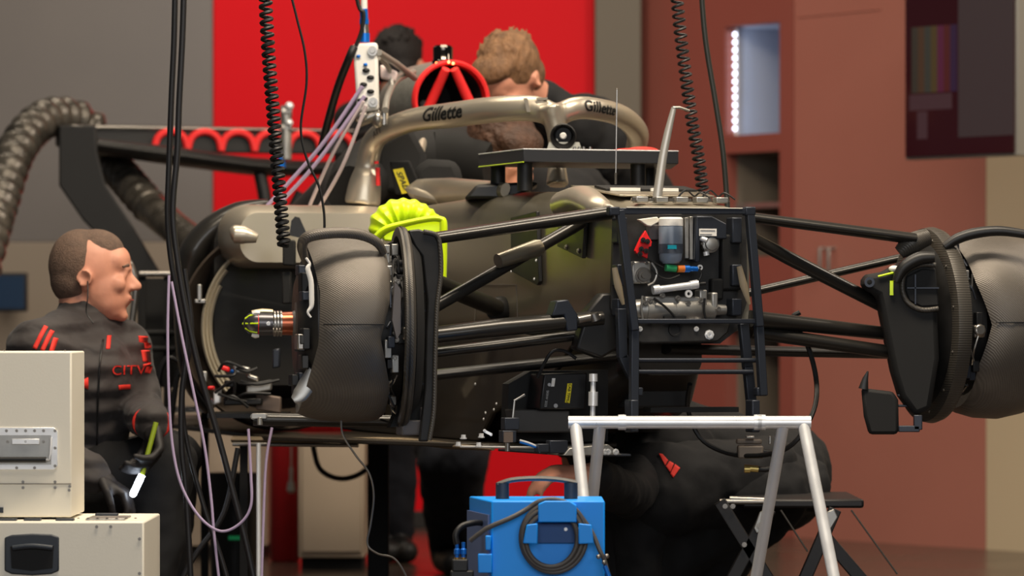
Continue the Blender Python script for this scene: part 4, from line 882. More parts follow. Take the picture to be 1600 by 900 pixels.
for k in range(5): build('rib', MB().cyl(P(646+k*5, 396, yn-.06), P(655+k*5, 410, yn-.06), .002), NEON, nd)
# ------------------------------------------------------------------ hoses & cables
def corr(name, label, pts, r, m, pitch=.055, depth=.12):
    SPp, SRr = spline([V(p) for p in pts], [r]*len(pts), 24)
    L = 0; rr = []
    for i in range(len(SPp)):
        if i: L += (SPp[i]-SPp[i-1]).length
        rr.append(r*(1+depth*math.cos(2*PI*L/pitch)*1.0))
    return tag(build(name, MB().tube(SPp, rr, 24), m), label, 'hose')
HM = mat('grey_black_hose', (84, 79, 72), .27, .45, var=.45, vscale=16, bump=.5, bscale=22)
corr('corrugated_hose', 'fat black corrugated air hose arching in from the left edge of the picture', [P(-60, 560, 3.6), P(-25, 400, 3.7), P(0, 310, 3.95), P(27, 232, 4.15), P(67, 188, 4.35), P(112, 184, 4.5), P(150, 208, 4.55)], .062, HM, .062, .11)
corr('corrugated_hose', 'short black corrugated air hose behind the rear wing endplate', [P(152, 228, 4.55), P(168, 250, 4.5), P(188, 270, 4.35), P(212, 298, 4.2), P(236, 325, 4.1)], .055, HM, .06, .12)
tag(build('air_pipe', MB().tube([P(236, 325, 4.1), P(275, 358, 3.9), P(315, 385, 3.7), P(345, 405, 3.5)], [.056, .053, .05, .048], 24, smooth=4), HM), 'smooth dark pipe joined to the short corrugated hose left of the engine cover', 'pipe')
def coil(name, label, pts, r, wr, pitch0, m=BLACK):
    SPp, _ = spline([V(p) for p in pts], [0]*len(pts), 24)
    out = []; ph = 0
    for i in range(len(SPp)-1):
        a, b = SPp[i], SPp[i+1]; pitch = pitch0*(1-.35*(i/len(SPp))**3) ; T = (b-a).normalized(); N = (X-T*X.dot(T)).normalized(); Bn = T.cross(N)
        seg = (b-a).length; k = max(2, int(seg/pitch*12)+1)
        for q in range(k):
            s = ph+seg*q/k/pitch*2*PI
            out.append(a.lerp(b, q/k)+N*math.cos(s)*r+Bn*math.sin(s)*r)
        ph += seg/pitch*2*PI
    return tag(build(name, MB().tube(out, wr, 6), m), label, 'hose')
coil('coiled_air_hose', 'black coiled air hose hanging down to the left wheel drum', roof(408, .05)+[P(412, -60, .05), P(418, 60, .05), P(428, 190, .04), P(436, 290, .03), P(444, 385, .02)], .0125, .005, .0215)
coil('coiled_air_hose', 'black coiled air hose hanging right of the bent grey bar', roof(1046, .5)+[P(1052, -60, .5), P(1064, 60, .5), P(1080, 180, .5), P(1092, 250, .5), P(1100, 318, .5)], .0135, .0036, .0225)
tag(build('hanging_cable', MB().tube(roof(1088, .6)+[P(1094, -40, .6), P(1102, 60, .6), P(1118, 160, .6), P(1130, 240, .6), P(1137, 330, .6), P(1140, 380, .55)], .0068, 10, smooth=6), mat('dark_olive_cable', (38, 38, 34), .4)), 'thick dark cable hanging down beside the right coiled hose', 'cable')
tag(build('thin_cable', MB().tube(roof(441, .1)+[P(448, -40, .1), P(463, 25, .1), P(476, 80, .1), P(479, 130, .1), P(470, 200, .1), P(480, 250, .1), P(498, 290, .1), P(506, 330, .1), P(507, 362, .1)], .0030, 8, smooth=8), BLACK), 'thin black wire hanging in a wavy line above the left wheel drum', 'cable')
tag(build('thin_cable', MB().tube([P(533, 655, -.3), P(536, 680, -.3), P(556, 712, -.3), P(577, 740, -.3), P(584, 775, -.3), P(579, 820, -.3), P(574, 850, -.3), P(590, 865, -.3), P(615, 872, -.3), P(632, 895, -.3), P(645, 930, -.3)], .0024, 8, smooth=8), STEEL), 'thin grey wire dangling below the left wheel drum', 'cable')
HC = mat('black_hanging_cable', (26, 25, 27), .45)
tag(build('hanging_cable', MB().tube(roof(275, .3)+[P(274, -40, .3), P(272, 60, .3), P(268, 150, .3), P(264, 260, .3), P(262, 340, .3), P(268, 410, .3), P(282, 480, .3), P(292, 540, .3), P(284, 620, .3), P(284, 700, .3), P(290, 760, .3), P(296, 860, .3), P(300, 960, .3)], .0072, 10, smooth=8), HC), 'left one of the twin black cables hanging from the top left', 'cable')
tag(build('hanging_cable', MB().tube(roof(289, .25)+[P(288, -40, .25), P(285, 60, .25), P(280, 160, .25), P(277, 240, .25), P(270, 330, .25), P(278, 410, .25), P(292, 490, .25), P(312, 580, .25), P(338, 670, .25), P(362, 760, .25), P(385, 850, .25), P(402, 930, .25)], .0075, 10, smooth=8), HC), 'right one of the twin black cables hanging from the top left, sweeping right below', 'cable')
tag(build('hanging_cable', MB().tube([P(288, 420, .36), P(300, 520, .36), P(286, 600, .36), P(290, 680, .36), P(318, 790, .36), P(345, 870, .36), P(365, 940, .36)], .006, 10, smooth=8), HC), 'shorter black cable crossing behind the twin hanging cables', 'cable')
tag(build('hanging_cable', MB().tube([P(372, 700, .7), P(350, 800, .7), P(310, 860, .7), P(285, 905, .7), P(270, 960, .7)], .007, 10, smooth=8), HC), 'black cable slanting down to the left under the radiator bay', 'cable')
tag(build('drooping_hose', MB().tube([P(262, 700, 1.9), P(275, 600, 1.9), P(282, 570, 1.9), P(262, 560, 1.9), P(248, 590, 1.9), P(250, 650, 1.9)], .008, 10, smooth=6), HC), 'thin black hose looped behind the hanging cables by the mechanic', 'hose')
tag(build('drooping_hose', MB().tube([P(484, 645, 3.0), P(490, 700, 3.0), P(502, 735, 3.0), P(535, 748, 3.0), P(570, 735, 3.0), P(590, 700, 3.0), P(594, 645, 3.0)], .008, 10, smooth=6), mat('brown_black_hose', (48, 42, 38), .5)), 'black hose drooping in a U in front of the beige floor cabinet', 'hose')
tag(build('lavender_tube', MB().tube([P(264, 430, .2), P(262, 520, .2), P(264, 620, .2), P(270, 700, .2), P(284, 760, .2), P(312, 808, .2), P(345, 830, .2), P(375, 818, .2), P(392, 790, .2), P(392, 740, .2), P(388, 670, .2)], .0034, 8, smooth=8), PURPLE), 'thin lavender tube hanging in a long loop right of the seated mechanic', 'tube')
tag(build('lavender_tube', MB().tube([P(268, 440, .22), P(285, 530, .22), P(304, 620, .22), P(320, 700, .22), P(330, 780, .22), P(335, 840, .22), P(345, 930, .22)], .0034, 8, smooth=8), PURPLE), 'thin lavender tube hanging nearly straight through the black cables', 'tube')
tag(build('lavender_tube', MB().tube([P(425, 668, .5), P(416, 720, .5), P(412, 800, .5), P(408, 930, .5)], .0034, 8, smooth=8), PURPLE), 'thin lavender tube dropping straight below the floor edge strip', 'tube')
# manifold
ym = 1.25
mn = thing('air_manifold', 'white air manifold block with black ports hanging above the engine cover', 'manifold', P(572, 190, ym))
build('block', MB().prism([P(x, y, ym) for x, y in ((551, 68), (590, 66), (592, 172), (558, 176))], Y*.05), WHITE, mn, bevel=.008)
for x, y in ((560, 88), (571, 101)): build('blue_port', MB().ell(P(x, y, ym-.004), .006, .005, .0045), BLUEA, mn)
for x, y in ((572, 110), (579, 121), (568, 132), (579, 143), (569, 154), (564, 157)): build('black_port', MB().ell(P(x, y, ym-.004), .010, .006, .006), BLACK, mn)
for x, y in ((582, 80), (583, 160)): build('knob', MB().lathe(P(x, y, ym), -Y, [(0, .013), (.008, .013), (.008, .007), (.016, .006)], 18), STEEL, mn)
build('lower_valves', MB().ell(P(566, 182, ym+.02), .025, .02, .02).ell(P(590, 186, ym+.02), .018, .02, .025).cyl(P(560, 190, ym+.02), P(590, 178, ym+.02), .016).cyl(P(600, 170, ym+.02), P(600, 195, ym+.02), .012), STEEL, mn)
build('arm', MB().tube([P(592, 82, ym), P(620, 100, ym+.2), P(648, 122, ym+.5)], .009, 10), PG, mn)
build('arm', MB().tube([P(646, 112, ym+.5), P(620, 125, ym+.3), P(606, 150, ym+.1), P(602, 172, ym)], .009, 10, smooth=4), PG, mn)
build('arm', MB().tube([P(592, 90, ym+.1), P(608, 108, ym+.2), P(612, 135, ym+.2)], .007, 10, smooth=4), PG, mn)
build('white_bottle', MB().prism([P(x, y, ym+.2) for x, y in ((594, 100), (622, 112), (618, 128), (594, 122))], Y*.03), mat('pink_white_plastic', (226, 205, 200), .5), mn, bevel=.006)
build('side_hose', MB().tube([P(553, 74, ym), P(545, 92, ym), P(530, 130, ym+.1), P(515, 180, ym+.2), P(500, 240, ym+.3)], .011, 10, smooth=4), mat('black_rubber', (16, 16, 17), .5), mn)
sh = thing('supply_hose', 'white and blue supply hose hanging from above into the white manifold', 'hose', P(570, 64, ym+.02))
build('white_sleeve', MB().cyl(P(560, -1300, ym+.02), P(569, 18, ym+.02), .0085), WHITE, sh)
build('blue_coupling', MB().cyl(P(568, 14, ym+.02), P(569, 30, ym+.02), .011).cyl(P(569, 30, ym+.02), P(569, 38, ym+.02), .0125), BLUEA, sh)
build('blue_coupling', MB().cyl(P(570, 52, ym+.02), P(570, 66, ym+.02), .013), BLUEA, sh)
build('steel_coupling', MB().cyl(P(569, 38, ym+.02), P(570, 52, ym+.02), .0115), STEEL, sh)
build('side_cable', MB().tube(roof(544, ym)+[P(548, -60, ym), P(560, 8, ym), P(568, 20, ym), P(565, 48, ym), P(556, 72, ym)], .0055, 8, smooth=5), BLACK, sh)
for k, (a, b, c_) in enumerate((((566, 135), (500, 230), (405, 335)), ((570, 150), (490, 260), (410, 345)), ((568, 158), (520, 240), (478, 335)), ((572, 165), (535, 260), (492, 335)))):
    tag(build('lavender_tube', MB().tube([P(*a, ym-.01), P(*b, ym+.05), P(*c_, ym+.15)], .0055 if k < 2 else .005, 8, smooth=8), PURPLE if k < 2 else mat('whitish_tube', (206, 190, 190), .4)),
        ['uppermost lavender tube running down left from the white manifold', 'second lavender tube running down left just below the uppermost one', 'whitish tube running steeply down from the white manifold, left of the pair', 'whitish tube running steeply down from the white manifold, right of the pair'][k], 'tube')
tg = thing('valve_cluster', 'small dull metal valve cluster above the rear wing, right of the left coiled hose', 'valve', P(447, 215, 3.6))
build('body', MB().cyl(P(447, 250, 3.6), P(447, 165, 3.6), .018).cyl(P(440, 175, 3.6), P(456, 175, 3.6), .02).cyl(P(440, 200, 3.6), P(456, 200, 3.6), .018), ALUD, tg, bevel=.003)
build('knob', MB().ell(P(452, 166, 3.58), .014, .014, .014).ell(P(452, 192, 3.58), .012, .012, .012), ALU, tg)
build('blue_joint', MB().cyl(P(440, 240, 3.6), P(440, 262, 3.6), .012), BLUEA, tg)
# floor posts of a dark rack at the left
rk = thing('equipment_rack', 'dark rack of steel hoops and shelves behind the seated mechanic', 'rack', V((P(245, 500, 2.4).x, 2.4, 0)))
for px in (222, 262, 320):
    p = P(px, 430, 2.4); build('post', MB().box((p.x, 2.4, p.z/2), .022, .022, p.z), MATTE, rk)
for py in (428, 520, 545):
    a = P(218, py, 2.38); b = P(322, py, 2.38); build('crossbar', MB().cyl(a, b, .009), STEEL if py < 500 else MATTE, rk)
build('shelf', MB().box((P(270, 0, 2.45).x, 2.48, P(0, 640, 2.4).z), .2, .2, .015), STEEL, rk)
build('hoop', MB().tube([P(200, 640, 2.3), P(205, 520, 2.3), P(212, 450, 2.3), P(204, 415, 2.3), P(190, 400, 2.3)], .01, 10, smooth=5), STEEL, rk)
build('dark_panel', MB().box((P(245, 0, 2.5).x, 2.55, .8), .12, .03, .32), MATTE, rk)
ps = thing('support_post', 'slim bright post standing under the floor edge strip on the left', 'post', V((P(404, 700, .9).x, .9, 0)))
p = P(404, 692, .9); build('tube', MB().cyl((p.x, .9, .01), p, .006), ALU, ps); build('foot', MB().cyl((p.x, .9, 0), (p.x, .9, .012), .03), MATTE, ps)
ps = thing('support_post', 'square black post standing under the radiator bay behind the cables', 'post', V((P(381, 660, 1.1).x, 1.1, 0)))
p = P(381, 696, 1.1); build('tube', MB().box((p.x, 1.1, p.z/2), .02, .02, p.z), MATTE, ps); build('foot', MB().box((p.x, 1.1, .008), .12, .12, .016), MATTE, ps)
jb = thing('jack_bar', 'black round bar with a silver pinned end below the left wheel drum', 'bar', P(500, 666, .1))
build('tube', MB().cyl(P(396, 655, .1), P(640, 659, .1), .0155, 20), CARBG, jb)
build('pin_bracket', MB().box(P(405, 650, .085), .034, .02, .012).cyl(P(406, 652, .08), P(406, 664, .08), .007).bolt(P(396, 651, .08), -Y, .006).bolt(P(414, 650, .08), -Y, .005), ALUD, jb, bevel=.002)
# stuff by the stool: camera like box and hoses under the car right
bx_ = thing('grey_connector_box', 'small grey connector box with a red button hanging right under the trestle bar', 'box', P(1180, 716, .12))
build('body', MB().box(P(1172, 706, .12), .06, .06, .03).box(P(1170, 690, .12), .06, .04, .012), mat('warm_grey_plastic', (112, 102, 92), .5), bx_, bevel=.004)
build('button', MB().box(P(1169, 701, .098), .009, .004, .005), REDC, bx_)
build('clip', MB().box(P(1172, 683, .10), .02, .03, .006).box(P(1203, 688, .12), .006, .01, .02), ALUD, bx_, bevel=.002)
gf = bx_
build('brass_fitting', MB().cyl(P(1163, 731, .12), P(1185, 733, .12), .008).cyl(P(1163, 733, .12), P(1172, 733, .12), .0095), mat('pale_brass', (200, 178, 110), .35, .8), gf)
build('hose', MB().tube([P(1185, 733, .12), P(1200, 733, .12), P(1212, 724, .12), P(1205, 708, .12), P(1190, 706, .12)], .0065, 10, smooth=4), BLACK, gf)
# ------------------------------------------------------------------ folding stool
ys = .5
so = thing('folding_stool', 'black folding stool with crossed legs under the crouching mechanic, right of the trestle', 'stool', V((P(1240, 800, ys).x, ys+.15, 0)))
SM_ = mat('stool_black_metal', (30, 28, 28), .45, .2)
q0 = P(1160, 787, ys); q1 = P(1350, 787, ys)
seat = build('seat', MB().box(((q0.x+q1.x)/2, ys+.25, q0.z), q1.x-q0.x, .5, .022), SM_, so, bevel=.006)
build('seat_rail', MB().cyl(P(1125, 784, ys), P(1200, 784, ys), .007).cyl(P(1140, 779, ys), P(1195, 781, ys), .006), STEEL, so)
def leg(a, b, dy):
    A = P(*a, ys+dy); Bq = P(*b, ys+dy); d = (Bq-A); k = A.z/(A.z-Bq.z); Bq = A+d*k; Bq.z = 0.004
    return build('leg', MB().box((A+Bq)/2, (Bq-A).length, .022, .032, (Bq-A), Y, (Bq-A).cross(Y)), SM_, so, bevel=.003)
for dy in (0, .46):
    leg((1124, 783), (1190, 890), dy); leg((1203, 795), (1150, 895), dy); leg((1290, 840), (1345, 905), dy); leg((1305, 795), (1262, 895), dy)
for a, b in (((1220, 797), (1262, 862)), ((1330, 797), (1402, 897))): build('stay_rod', MB().cyl(P(*a, ys-.02), P(*b, ys-.02), .0022, 8), STEEL, so)
for a in (1190, 1295):
    build('hinge_plate', MB().prism([P(a+x, y, ys-.02) for x, y in ((8, 795), (-3, 800), (-12, 825), (-8, 834), (2, 828), (14, 808))], Y*.006), ALUD, so, bevel=.002)
    build('hinge_bolt', MB().bolt(P(a-3, 822, ys-.025), -Y, .006), STEEL, so)
for x, y in ((1133, 791), (1145, 791), (1163, 851)): build('rivet', MB().bolt(P(x, y, ys-.02), -Y, .005), STEEL, so)

# ------------------------------------------------------------------ people
def hand(mb, wrist, d, n, s=1., curl=.5, side=1, r=.0085):
    """palm + five fingers; d fingers direction, n palm normal"""
    d = V(d).normalized(); n = V(n); n = (n-d*n.dot(d)).normalized(); sd = d.cross(n)*side; w = V(wrist)
    mb.cap(w, .022*s, w+d*.03*s, .024*s, 10)
    for k in range(4):
        o_ = (k-1.5)*.019*s; base = w+d*.028*s+sd*o_*.7; kn = w+d*(.085-.004*abs(k-1.2))*s+sd*o_
        mb.cap(base, .015*s, kn, .0115*s, 8)
        L = (.040, .045, .042, .033)[k]*s; a1 = curl*1.2; a2 = curl*2.4
        p1 = kn+(d*math.cos(a1)+n*math.sin(a1))*L; p2 = p1+(d*math.cos(a2)+n*math.sin(a2))*L*.75; p3 = p2+(d*math.cos(a2*1.25)+n*math.sin(a2*1.25))*L*.5
        mb.cap(kn, r*1.1*s, p1, r*s, 8); mb.cap(p1, r*s, p2, r*.93*s, 8); mb.cap(p2, r*.93*s, p3, r*.85*s, 8)
    tb_ = w+d*.025*s-sd*.025*s; t1 = tb_+(d*.7-sd*.7+n*.3).normalized()*.035*s; t2 = t1+(d*.8-sd*.1+n*.7).normalized()*.03*s; t3 = t2+(d*.6+sd*.3+n*.8).normalized()*.022*s
    mb.cap(w+d*.01*s-sd*.01*s, .016*s, tb_, .014*s, 8); mb.cap(tb_, .013*s, t1, .011*s, 8); mb.cap(t1, .011*s, t2, .0095*s, 8); mb.cap(t2, .0095*s, t3, .0085*s, 8)
def head(mb, c, f, up=UP, s=1.):
    """c centre of cranium, f facing"""
    f = V(f).normalized(); u = V(up); u = (u-f*u.dot(f)).normalized(); r = u.cross(f); c = V(c)
    q = lambda a, b, d: c+(f*a+r*b+u*d)*s
    mb.ell(q(-.012, 0, .018), .096*s, .076*s, .092*s, f, r, u, 24, 16)
    mb.ell(q(.025, 0, -.03), .068*s, .066*s, .085*s, f, r, u, 20, 14)
    mb.ell(q(.036, 0, -.06), .056*s, .06*s, .055*s, f, r, u)
    mb.ell(q(.058, 0, .035), .034*s, .058*s, .04*s, f, r, u)          # forehead
    mb.ell(q(.045, 0, -.088), .043*s, .045*s, .028*s, f, r, u)        # jaw
    mb.ell(q(.076, 0, -.1), .018*s, .022*s, .016*s, f, r, u)          # chin
    mb.ell(q(.083, 0, .018), .014*s, .045*s, .009*s, f, r, u)         # brow
    mb.cap(q(.088, 0, .005), .009*s, q(.112, 0, -.024), .0125*s, 10)  # nose
    for b in (-.011, .011): mb.ell(q(.1, b, -.03), .011*s, .008*s, .008*s, f, r, u)
    mb.ell(q(.072, 0, -.055), .026*s, .03*s, .018*s, f, r, u)
    mb.ell(q(.093, 0, -.053), .009*s, .023*s, .0055*s, f, r, u); mb.ell(q(.091, 0, -.065), .009*s, .02*s, .0065*s, f, r, u)
    for b in (-1, 1):
        mb.ell(q(.066, b*.042, -.022), .022*s, .02*s, .022*s, f, r, u)
        mb.ell(q(.083, b*.031, .003), .008*s, .013*s, .009*s, f, r, u)
        e = q(-.008, b*.078, -.012)
        mb.lathe(e, (r*b-f*.35), [(-.006*s, .012*s), (.01*s, .021*s), (.013*s, .024*s), (.016*s, .021*s), (.011*s, .015*s), (.002*s, .004*s)], 16, ref=u)
        mb.ell(e-u*.024*s, .008*s, .007*s, .012*s, f, r, u)
    return q, f, r, u
def person(name, label, J, f, hair, hairkind, s=1., shirt=CLOTH, trou=CLOTHB, upv=UP, vox=.007, rh=True, lh=True, gl=False, group=None, boots=BLACK):
    J = {k: V(v) for k, v in J.items()}
    root = thing(name, label, 'person', V((J['pelvis'].x, J['pelvis'].y, 0)))
    mb = MB(); q, f, r, u = head(mb, J['head'], f, upv, s)
    hb = q(-.03, 0, -.07)
    mb.cap(J['neck'], .06*s, hb, .054*s, 16)
    def torso(m, g):
        m.cap(J['pelvis'], .125+g, J['pelvis'].lerp(J['chest'], .45), .118+g, 18)
        m.cap(J['pelvis'].lerp(J['chest'], .4), .12+g, J['chest'], .13+g, 18)
        ax_ = (J['shl']-J['shr']).normalized(); m.cap(J['chest']+ax_*.075, .105+g, J['chest']-ax_*.075, .105+g, 16)
        m.cap(J['pelvis']+ax_*.06, .11+g, J['pelvis']-ax_*.06, .11+g, 16)
        for k in ('shl', 'shr'):
            m.cap(J['chest'].lerp(J[k], .3), .09+g, J[k], .058+g, 14); m.cap(J['neck'], .05+g, J[k], .05+g, 14)
    def arms(m, g, cut=1.):
        for k in 'lr':
            m.cap(J['sh'+k], .055+g, J['el'+k], .042+g, 14); m.cap(J['el'+k], .042+g, J['el'+k].lerp(J['wr'+k], cut), .03+g, 14)
    def legs(m, g):
        for k in 'lr':
            m.cap(J['hi'+k], .09+g, J['kn'+k], .062+g, 16); m.cap(J['kn'+k], .06+g, J['an'+k]+UP*.0, .036+g, 14)
    torso(mb, 0); arms(mb, 0); legs(mb, 0)
    for k in 'lr':
        dd = J.get('hd'+k, (J['wr'+k]-J['el'+k])); nn = J.get('hn'+k, V((0, 0, -1)))
        if not (gl): hand(mb, J['wr'+k], dd, nn, s, J.get('c'+k, V((.5, 0, 0))).x, 1 if k == 'r' else -1)
    body = build('body', mb, SKIN, root, remesh=vox, sm_it=9)
    m2 = MB(); torso(m2, .022); arms(m2, .018, .93); m2.cap(J['neck']+(hb-J['neck'])*.0, .076, J['neck'].lerp(hb, .35), .07, 16)
    jacket = build('jacket', m2, shirt, root, remesh=.010, sm_it=4, disp=.022, dscale=.07)
    m3 = MB(); legs(m3, .022); m3.cap(J['pelvis'], .135, J['pelvis'].lerp(J['chest'], .15), .135, 16)
    for k in 'lr': m3.cap(J['pelvis'], .11, J['hi'+k], .11, 16)
    trs = build('trousers', m3, trou, root, remesh=.012, sm_it=4, disp=.03, dscale=.09)
    m4 = MB()
    for k in 'lr':
        m4.cap(J['an'+k]+UP*.03, .056, J['an'+k]-UP*.03, .05, 12); m4.cap(J['an'+k]-UP*.045, .045, J['an'+k]-UP*.05+J['foot']*.17, .042, 12)
    build('boots', m4, boots, root, remesh=.008, sm_it=3)
    # hair: a shell over the back and top of the skull
    mh = MB(); k_ = s
    if hairkind == 'short':
        mh.ell(q(-.036, 0, .022), .079*k_, .079*k_, .0885*k_, f, r, u, 24, 16); mh.ell(q(-.046, 0, -.015), .062*k_, .072*k_, .066*k_, f, r, u, 20, 12)
        mh.ell(q(.004, 0, .053), .072*k_, .062*k_, .06*k_, f, r, u, 20, 12)
    else:
        mh.ell(q(-.02, 0, .032), .098*k_, .083*k_, .092*k_, f, r, u, 24, 16); mh.ell(q(-.045, 0, -.02), .066*k_, .076*k_, .066*k_, f, r, u, 20, 12)
        mh.ell(q(.046, .0, .072), .054*k_, .064*k_, .038*k_, f, r, u, 20, 12)
        rnd = random.Random(len(label))
        for i in range(70):
            a = rnd.uniform(0, 2*PI); b = rnd.uniform(.05, 1.35)
            n_ = V((math.sin(b)*math.cos(a), math.sin(b)*math.sin(a), math.cos(b)))
            p_ = q(-.02+n_.x*.096, n_.y*.081, .032+n_.z*.09); t_ = (f*.6+r*.3-u*.2+r*rnd.uniform(-.5, .5)).normalized()
            mh.tube([p_-t_*.022, p_+(f*n_.x+r*n_.y+u*n_.z)*.003, p_+t_*.022], [.003, .006, .002], 6, smooth=2)
    build('hair', mh, hair, root, remesh=.005, sm_it=5 if hairkind == 'short' else 2, disp=.003, dscale=.012)
    return root, q, f, r, u, J, jacket
# seated mechanic on the left
zf = lambda px, y: V((P(px, 500, y).x, y, .09))
J = dict(head=P(146, 428, 1.0), neck=P(132, 508, 1.0), chest=P(125, 590, .98), pelvis=P(112, 735, 1.05),
         shr=P(58, 545, .84), shl=P(192, 545, 1.08), elr=P(55, 690, .74), wrr=P(150, 745, .72), ell=P(220, 640, .98), wrl=P(238, 662, .76),
         hir=P(112, 765, .95), knr=P(258, 725, .93), anr=zf(235, .9), hil=P(120, 765, 1.12), knl=P(268, 715, 1.2), anl=zf(255, 1.2), foot=V((.8, -.5, 0)),
         hdl=V((.12, -.35, -.75)), hnl=V((-.8, -.4, 0)), cl=V((.62, 0, 0)))
root, q, f, r, u, J, jk = person('person', 'seated man with short greying hair in a dark padded jacket, holding a lit torch', J, V((.98, -.02, -.06)), GREYH, 'short', 1.03, CLOTH, CLOTHB, vox=.005, gl=True)
for k in 'lr':
    g_ = MB(); hand(g_, J['wr'+k], J.get('hd'+k, J['wr'+k]-J['el'+k]), J.get('hn'+k, -UP), 1.08, .62, 1 if k == 'r' else -1, .0095)
    build('glove', g_, GLOVE, root, remesh=.005, sm_it=2)
g_ = MB(); d_ = (J['wrl']-J['ell']).normalized(); e_ = J['wrl']-d_*.012
g_.tube([e_+V((math.cos(a), 0, 0))*.044+d_.cross(V((math.cos(a), 0, 0))).normalized()*0+d_.cross(X).normalized()*math.sin(a)*.038 for a in [i*PI/10 for i in range(20)]], .006, 8, closed=True)
build('cuff', g_, REDC, root)
for b in (-1, 1):
    build('eye', MB().ell(q(.079, b*.031, .003), .009, .01, .009), mat('eye_dark', (40, 30, 26), .2), root)
    build('eyebrow', MB().tube([q(.086, b*.012, .022), q(.089, b*.03, .027), q(.078, b*.05, .022)], [.003, .004, .002], 8, smooth=3), GREYH, root)
build('mouth', MB().tube([q(.0975, -.02, -.059), q(.104, 0, -.059), q(.0975, .02, -.059)], .002, 6, smooth=3), mat('lip', (150, 80, 70), .5), root)
build('earpiece_lead', MB().tube([q(-.002, -.094, -.02) if (q(0, -.09, 0).y < q(0, .09, 0).y) else q(-.002, .094, -.02), P(137, 465, .86), P(135, 488, .86), P(146, 505, .85)], .0018, 6, smooth=4), BLACK, root)
# jacket patches and quilting seams, red marks
def patch(name, pts, m, y=.80, ext=.01): return build(name, MB().prism([P(a, b, y) for a, b in pts], Y*ext), m, root)
def conform(o, off=.004):
    sw = o.modifiers.new('wrap', 'SHRINKWRAP'); sw.target = jk; sw.wrap_method = 'PROJECT'; sw.use_project_y = True; sw.use_project_x = False; sw.use_project_z = False
    sw.use_positive_direction = True; sw.use_negative_direction = True; sw.offset = off
    return o
def strip(name, p0, p1, w_, m, y=.7, n=10, w2=None):
    A = P(*p0, y); Bq = P(*p1, y); t_ = (Bq-A).normalized(); s_ = t_.cross(Y).normalized(); vs = []; fs = []
    for i in range(n+1):
        ww = w_*(1-i/n)+(w2 if w2 is not None else w_)*i/n
        for j in (-1, 0, 1): vs.append(A.lerp(Bq, i/n)+s_*ww*.5*j)
    for i in range(n):
        for j in range(2): fs.append([i*3+j, i*3+j+1, i*3+j+4, i*3+j+3])
    mb_ = MB().add(vs, fs); o = build(name, mb_, m, root); conform(o)
    so_ = o.modifiers.new('thick', 'SOLIDIFY'); so_.thickness = .003
    return o
for k, (a, b) in enumerate((((66, 509), (50, 545)), ((76, 516), (62, 548)), ((82, 528), (76, 550)))): strip('red_stripe', a, b, .011, REDC)
for a, b in (((212, 525), (214, 545)), ((216, 548), (219, 566)), ((220, 568), (216, 584))): strip('red_sleeve_mark', a, b, .013, REDC)
strip('chest_badge', (113, 600), (130, 600), .004, REDC, w2=.03)
strip('collar_tag', (158, 524), (158, 545), .009, REDC)
strip('red_emblem', (176, 607), (192, 606), .012, REDC)
def txt(s_, px, py, size, y=.72):
    o = text('lettering', s_, REDC, flatplace(P(px, py, y), X, UP, n=-Y), size, root, off=.001, ext=.001)
    return conform(o, .005)
txt('CITV', 190, 580, .034)
strip('front_zip', (150, 530), (140, 700), .004, mat('zip_black', (12, 12, 13), .4), n=20)
# torch
fl = thing('torch', 'slim green torch with a glowing white tip held by the seated man', 'torch', P(214, 772, .68))
build('barrel', MB().cyl(P(244, 660, .70), P(222, 742, .68), .0065, 14), mat('green_torch', (140, 160, 40), .4), fl)
build('lamp', MB().cyl(P(222, 742, .68), P(208, 772, .675), .0085, 16).ell(P(208, 772, .675), .008, .008, .008), emi('torch_white', (225, 238, 255), 22), fl)
sl = thing('work_stool', 'low black stool under the seated man with the torch', 'stool', V((J['pelvis'].x, 1.05, 0)))
build('seat', MB().lathe((J['pelvis'].x, 1.05, J['pelvis'].z-.2), UP, [(-.02, .15), (-.01, .17), (.015, .17), (.03, .15)], 32), BLACK, sl)
build('column', MB().cyl((J['pelvis'].x, 1.05, .04), (J['pelvis'].x, 1.05, J['pelvis'].z-.2), .022), STEEL, sl)
for k in range(5):
    a = k*2*PI/5; build('leg', MB().tube([(J['pelvis'].x, 1.05, .06), (J['pelvis'].x+.2*math.cos(a), 1.05+.2*math.sin(a), .02)], .018, 10), MATTE, sl)
# standing / leaning people behind the car
J = dict(head=P(796, 122, 2.2), neck=P(850, 165, 2.35), chest=P(915, 225, 2.5), pelvis=P(1005, 350, 2.9), shl=P(880, 190, 2.67), shr=P(905, 200, 2.32), ell=P(850, 300, 2.8), wrl=P(800, 292, 2.6), elr=P(900, 300, 2.5), wrr=P(850, 300, 2.4),
         hil=P(1005, 375, 3.0), hir=P(1005, 375, 2.82), knl=P(985, 640, 3.0), knr=P(1010, 640, 2.75), anl=V((.42, 3.05, .09)), anr=V((.46, 2.8, .09)), foot=V((-1, 0, 0)))
person('person', 'man with light brown hair and dark clothes leaning over the far side of the cockpit', J, V((-.5, -.6, -.72)), BROWNH, 'full', 1.04, CLOTHB, CLOTHB, upv=V((-.15, -.3, 1)), vox=.008)[0]
J = dict(head=P(783, 243, 1.75), neck=P(825, 285, 1.95), chest=P(870, 320, 2.15), pelvis=P(985, 440, 2.45), shl=P(860, 300, 2.3), shr=P(860, 310, 1.98), ell=P(800, 330, 2.25), wrl=P(750, 310, 2.0), elr=P(830, 345, 1.9), wrr=P(770, 330, 1.8),
         hil=P(985, 460, 2.5), hir=P(985, 460, 2.35), knl=P(960, 650, 2.45), knr=P(985, 650, 2.3), anl=V((.30, 2.6, .09)), anr=V((.33, 2.4, .09)), foot=V((-1, 0, 0)))
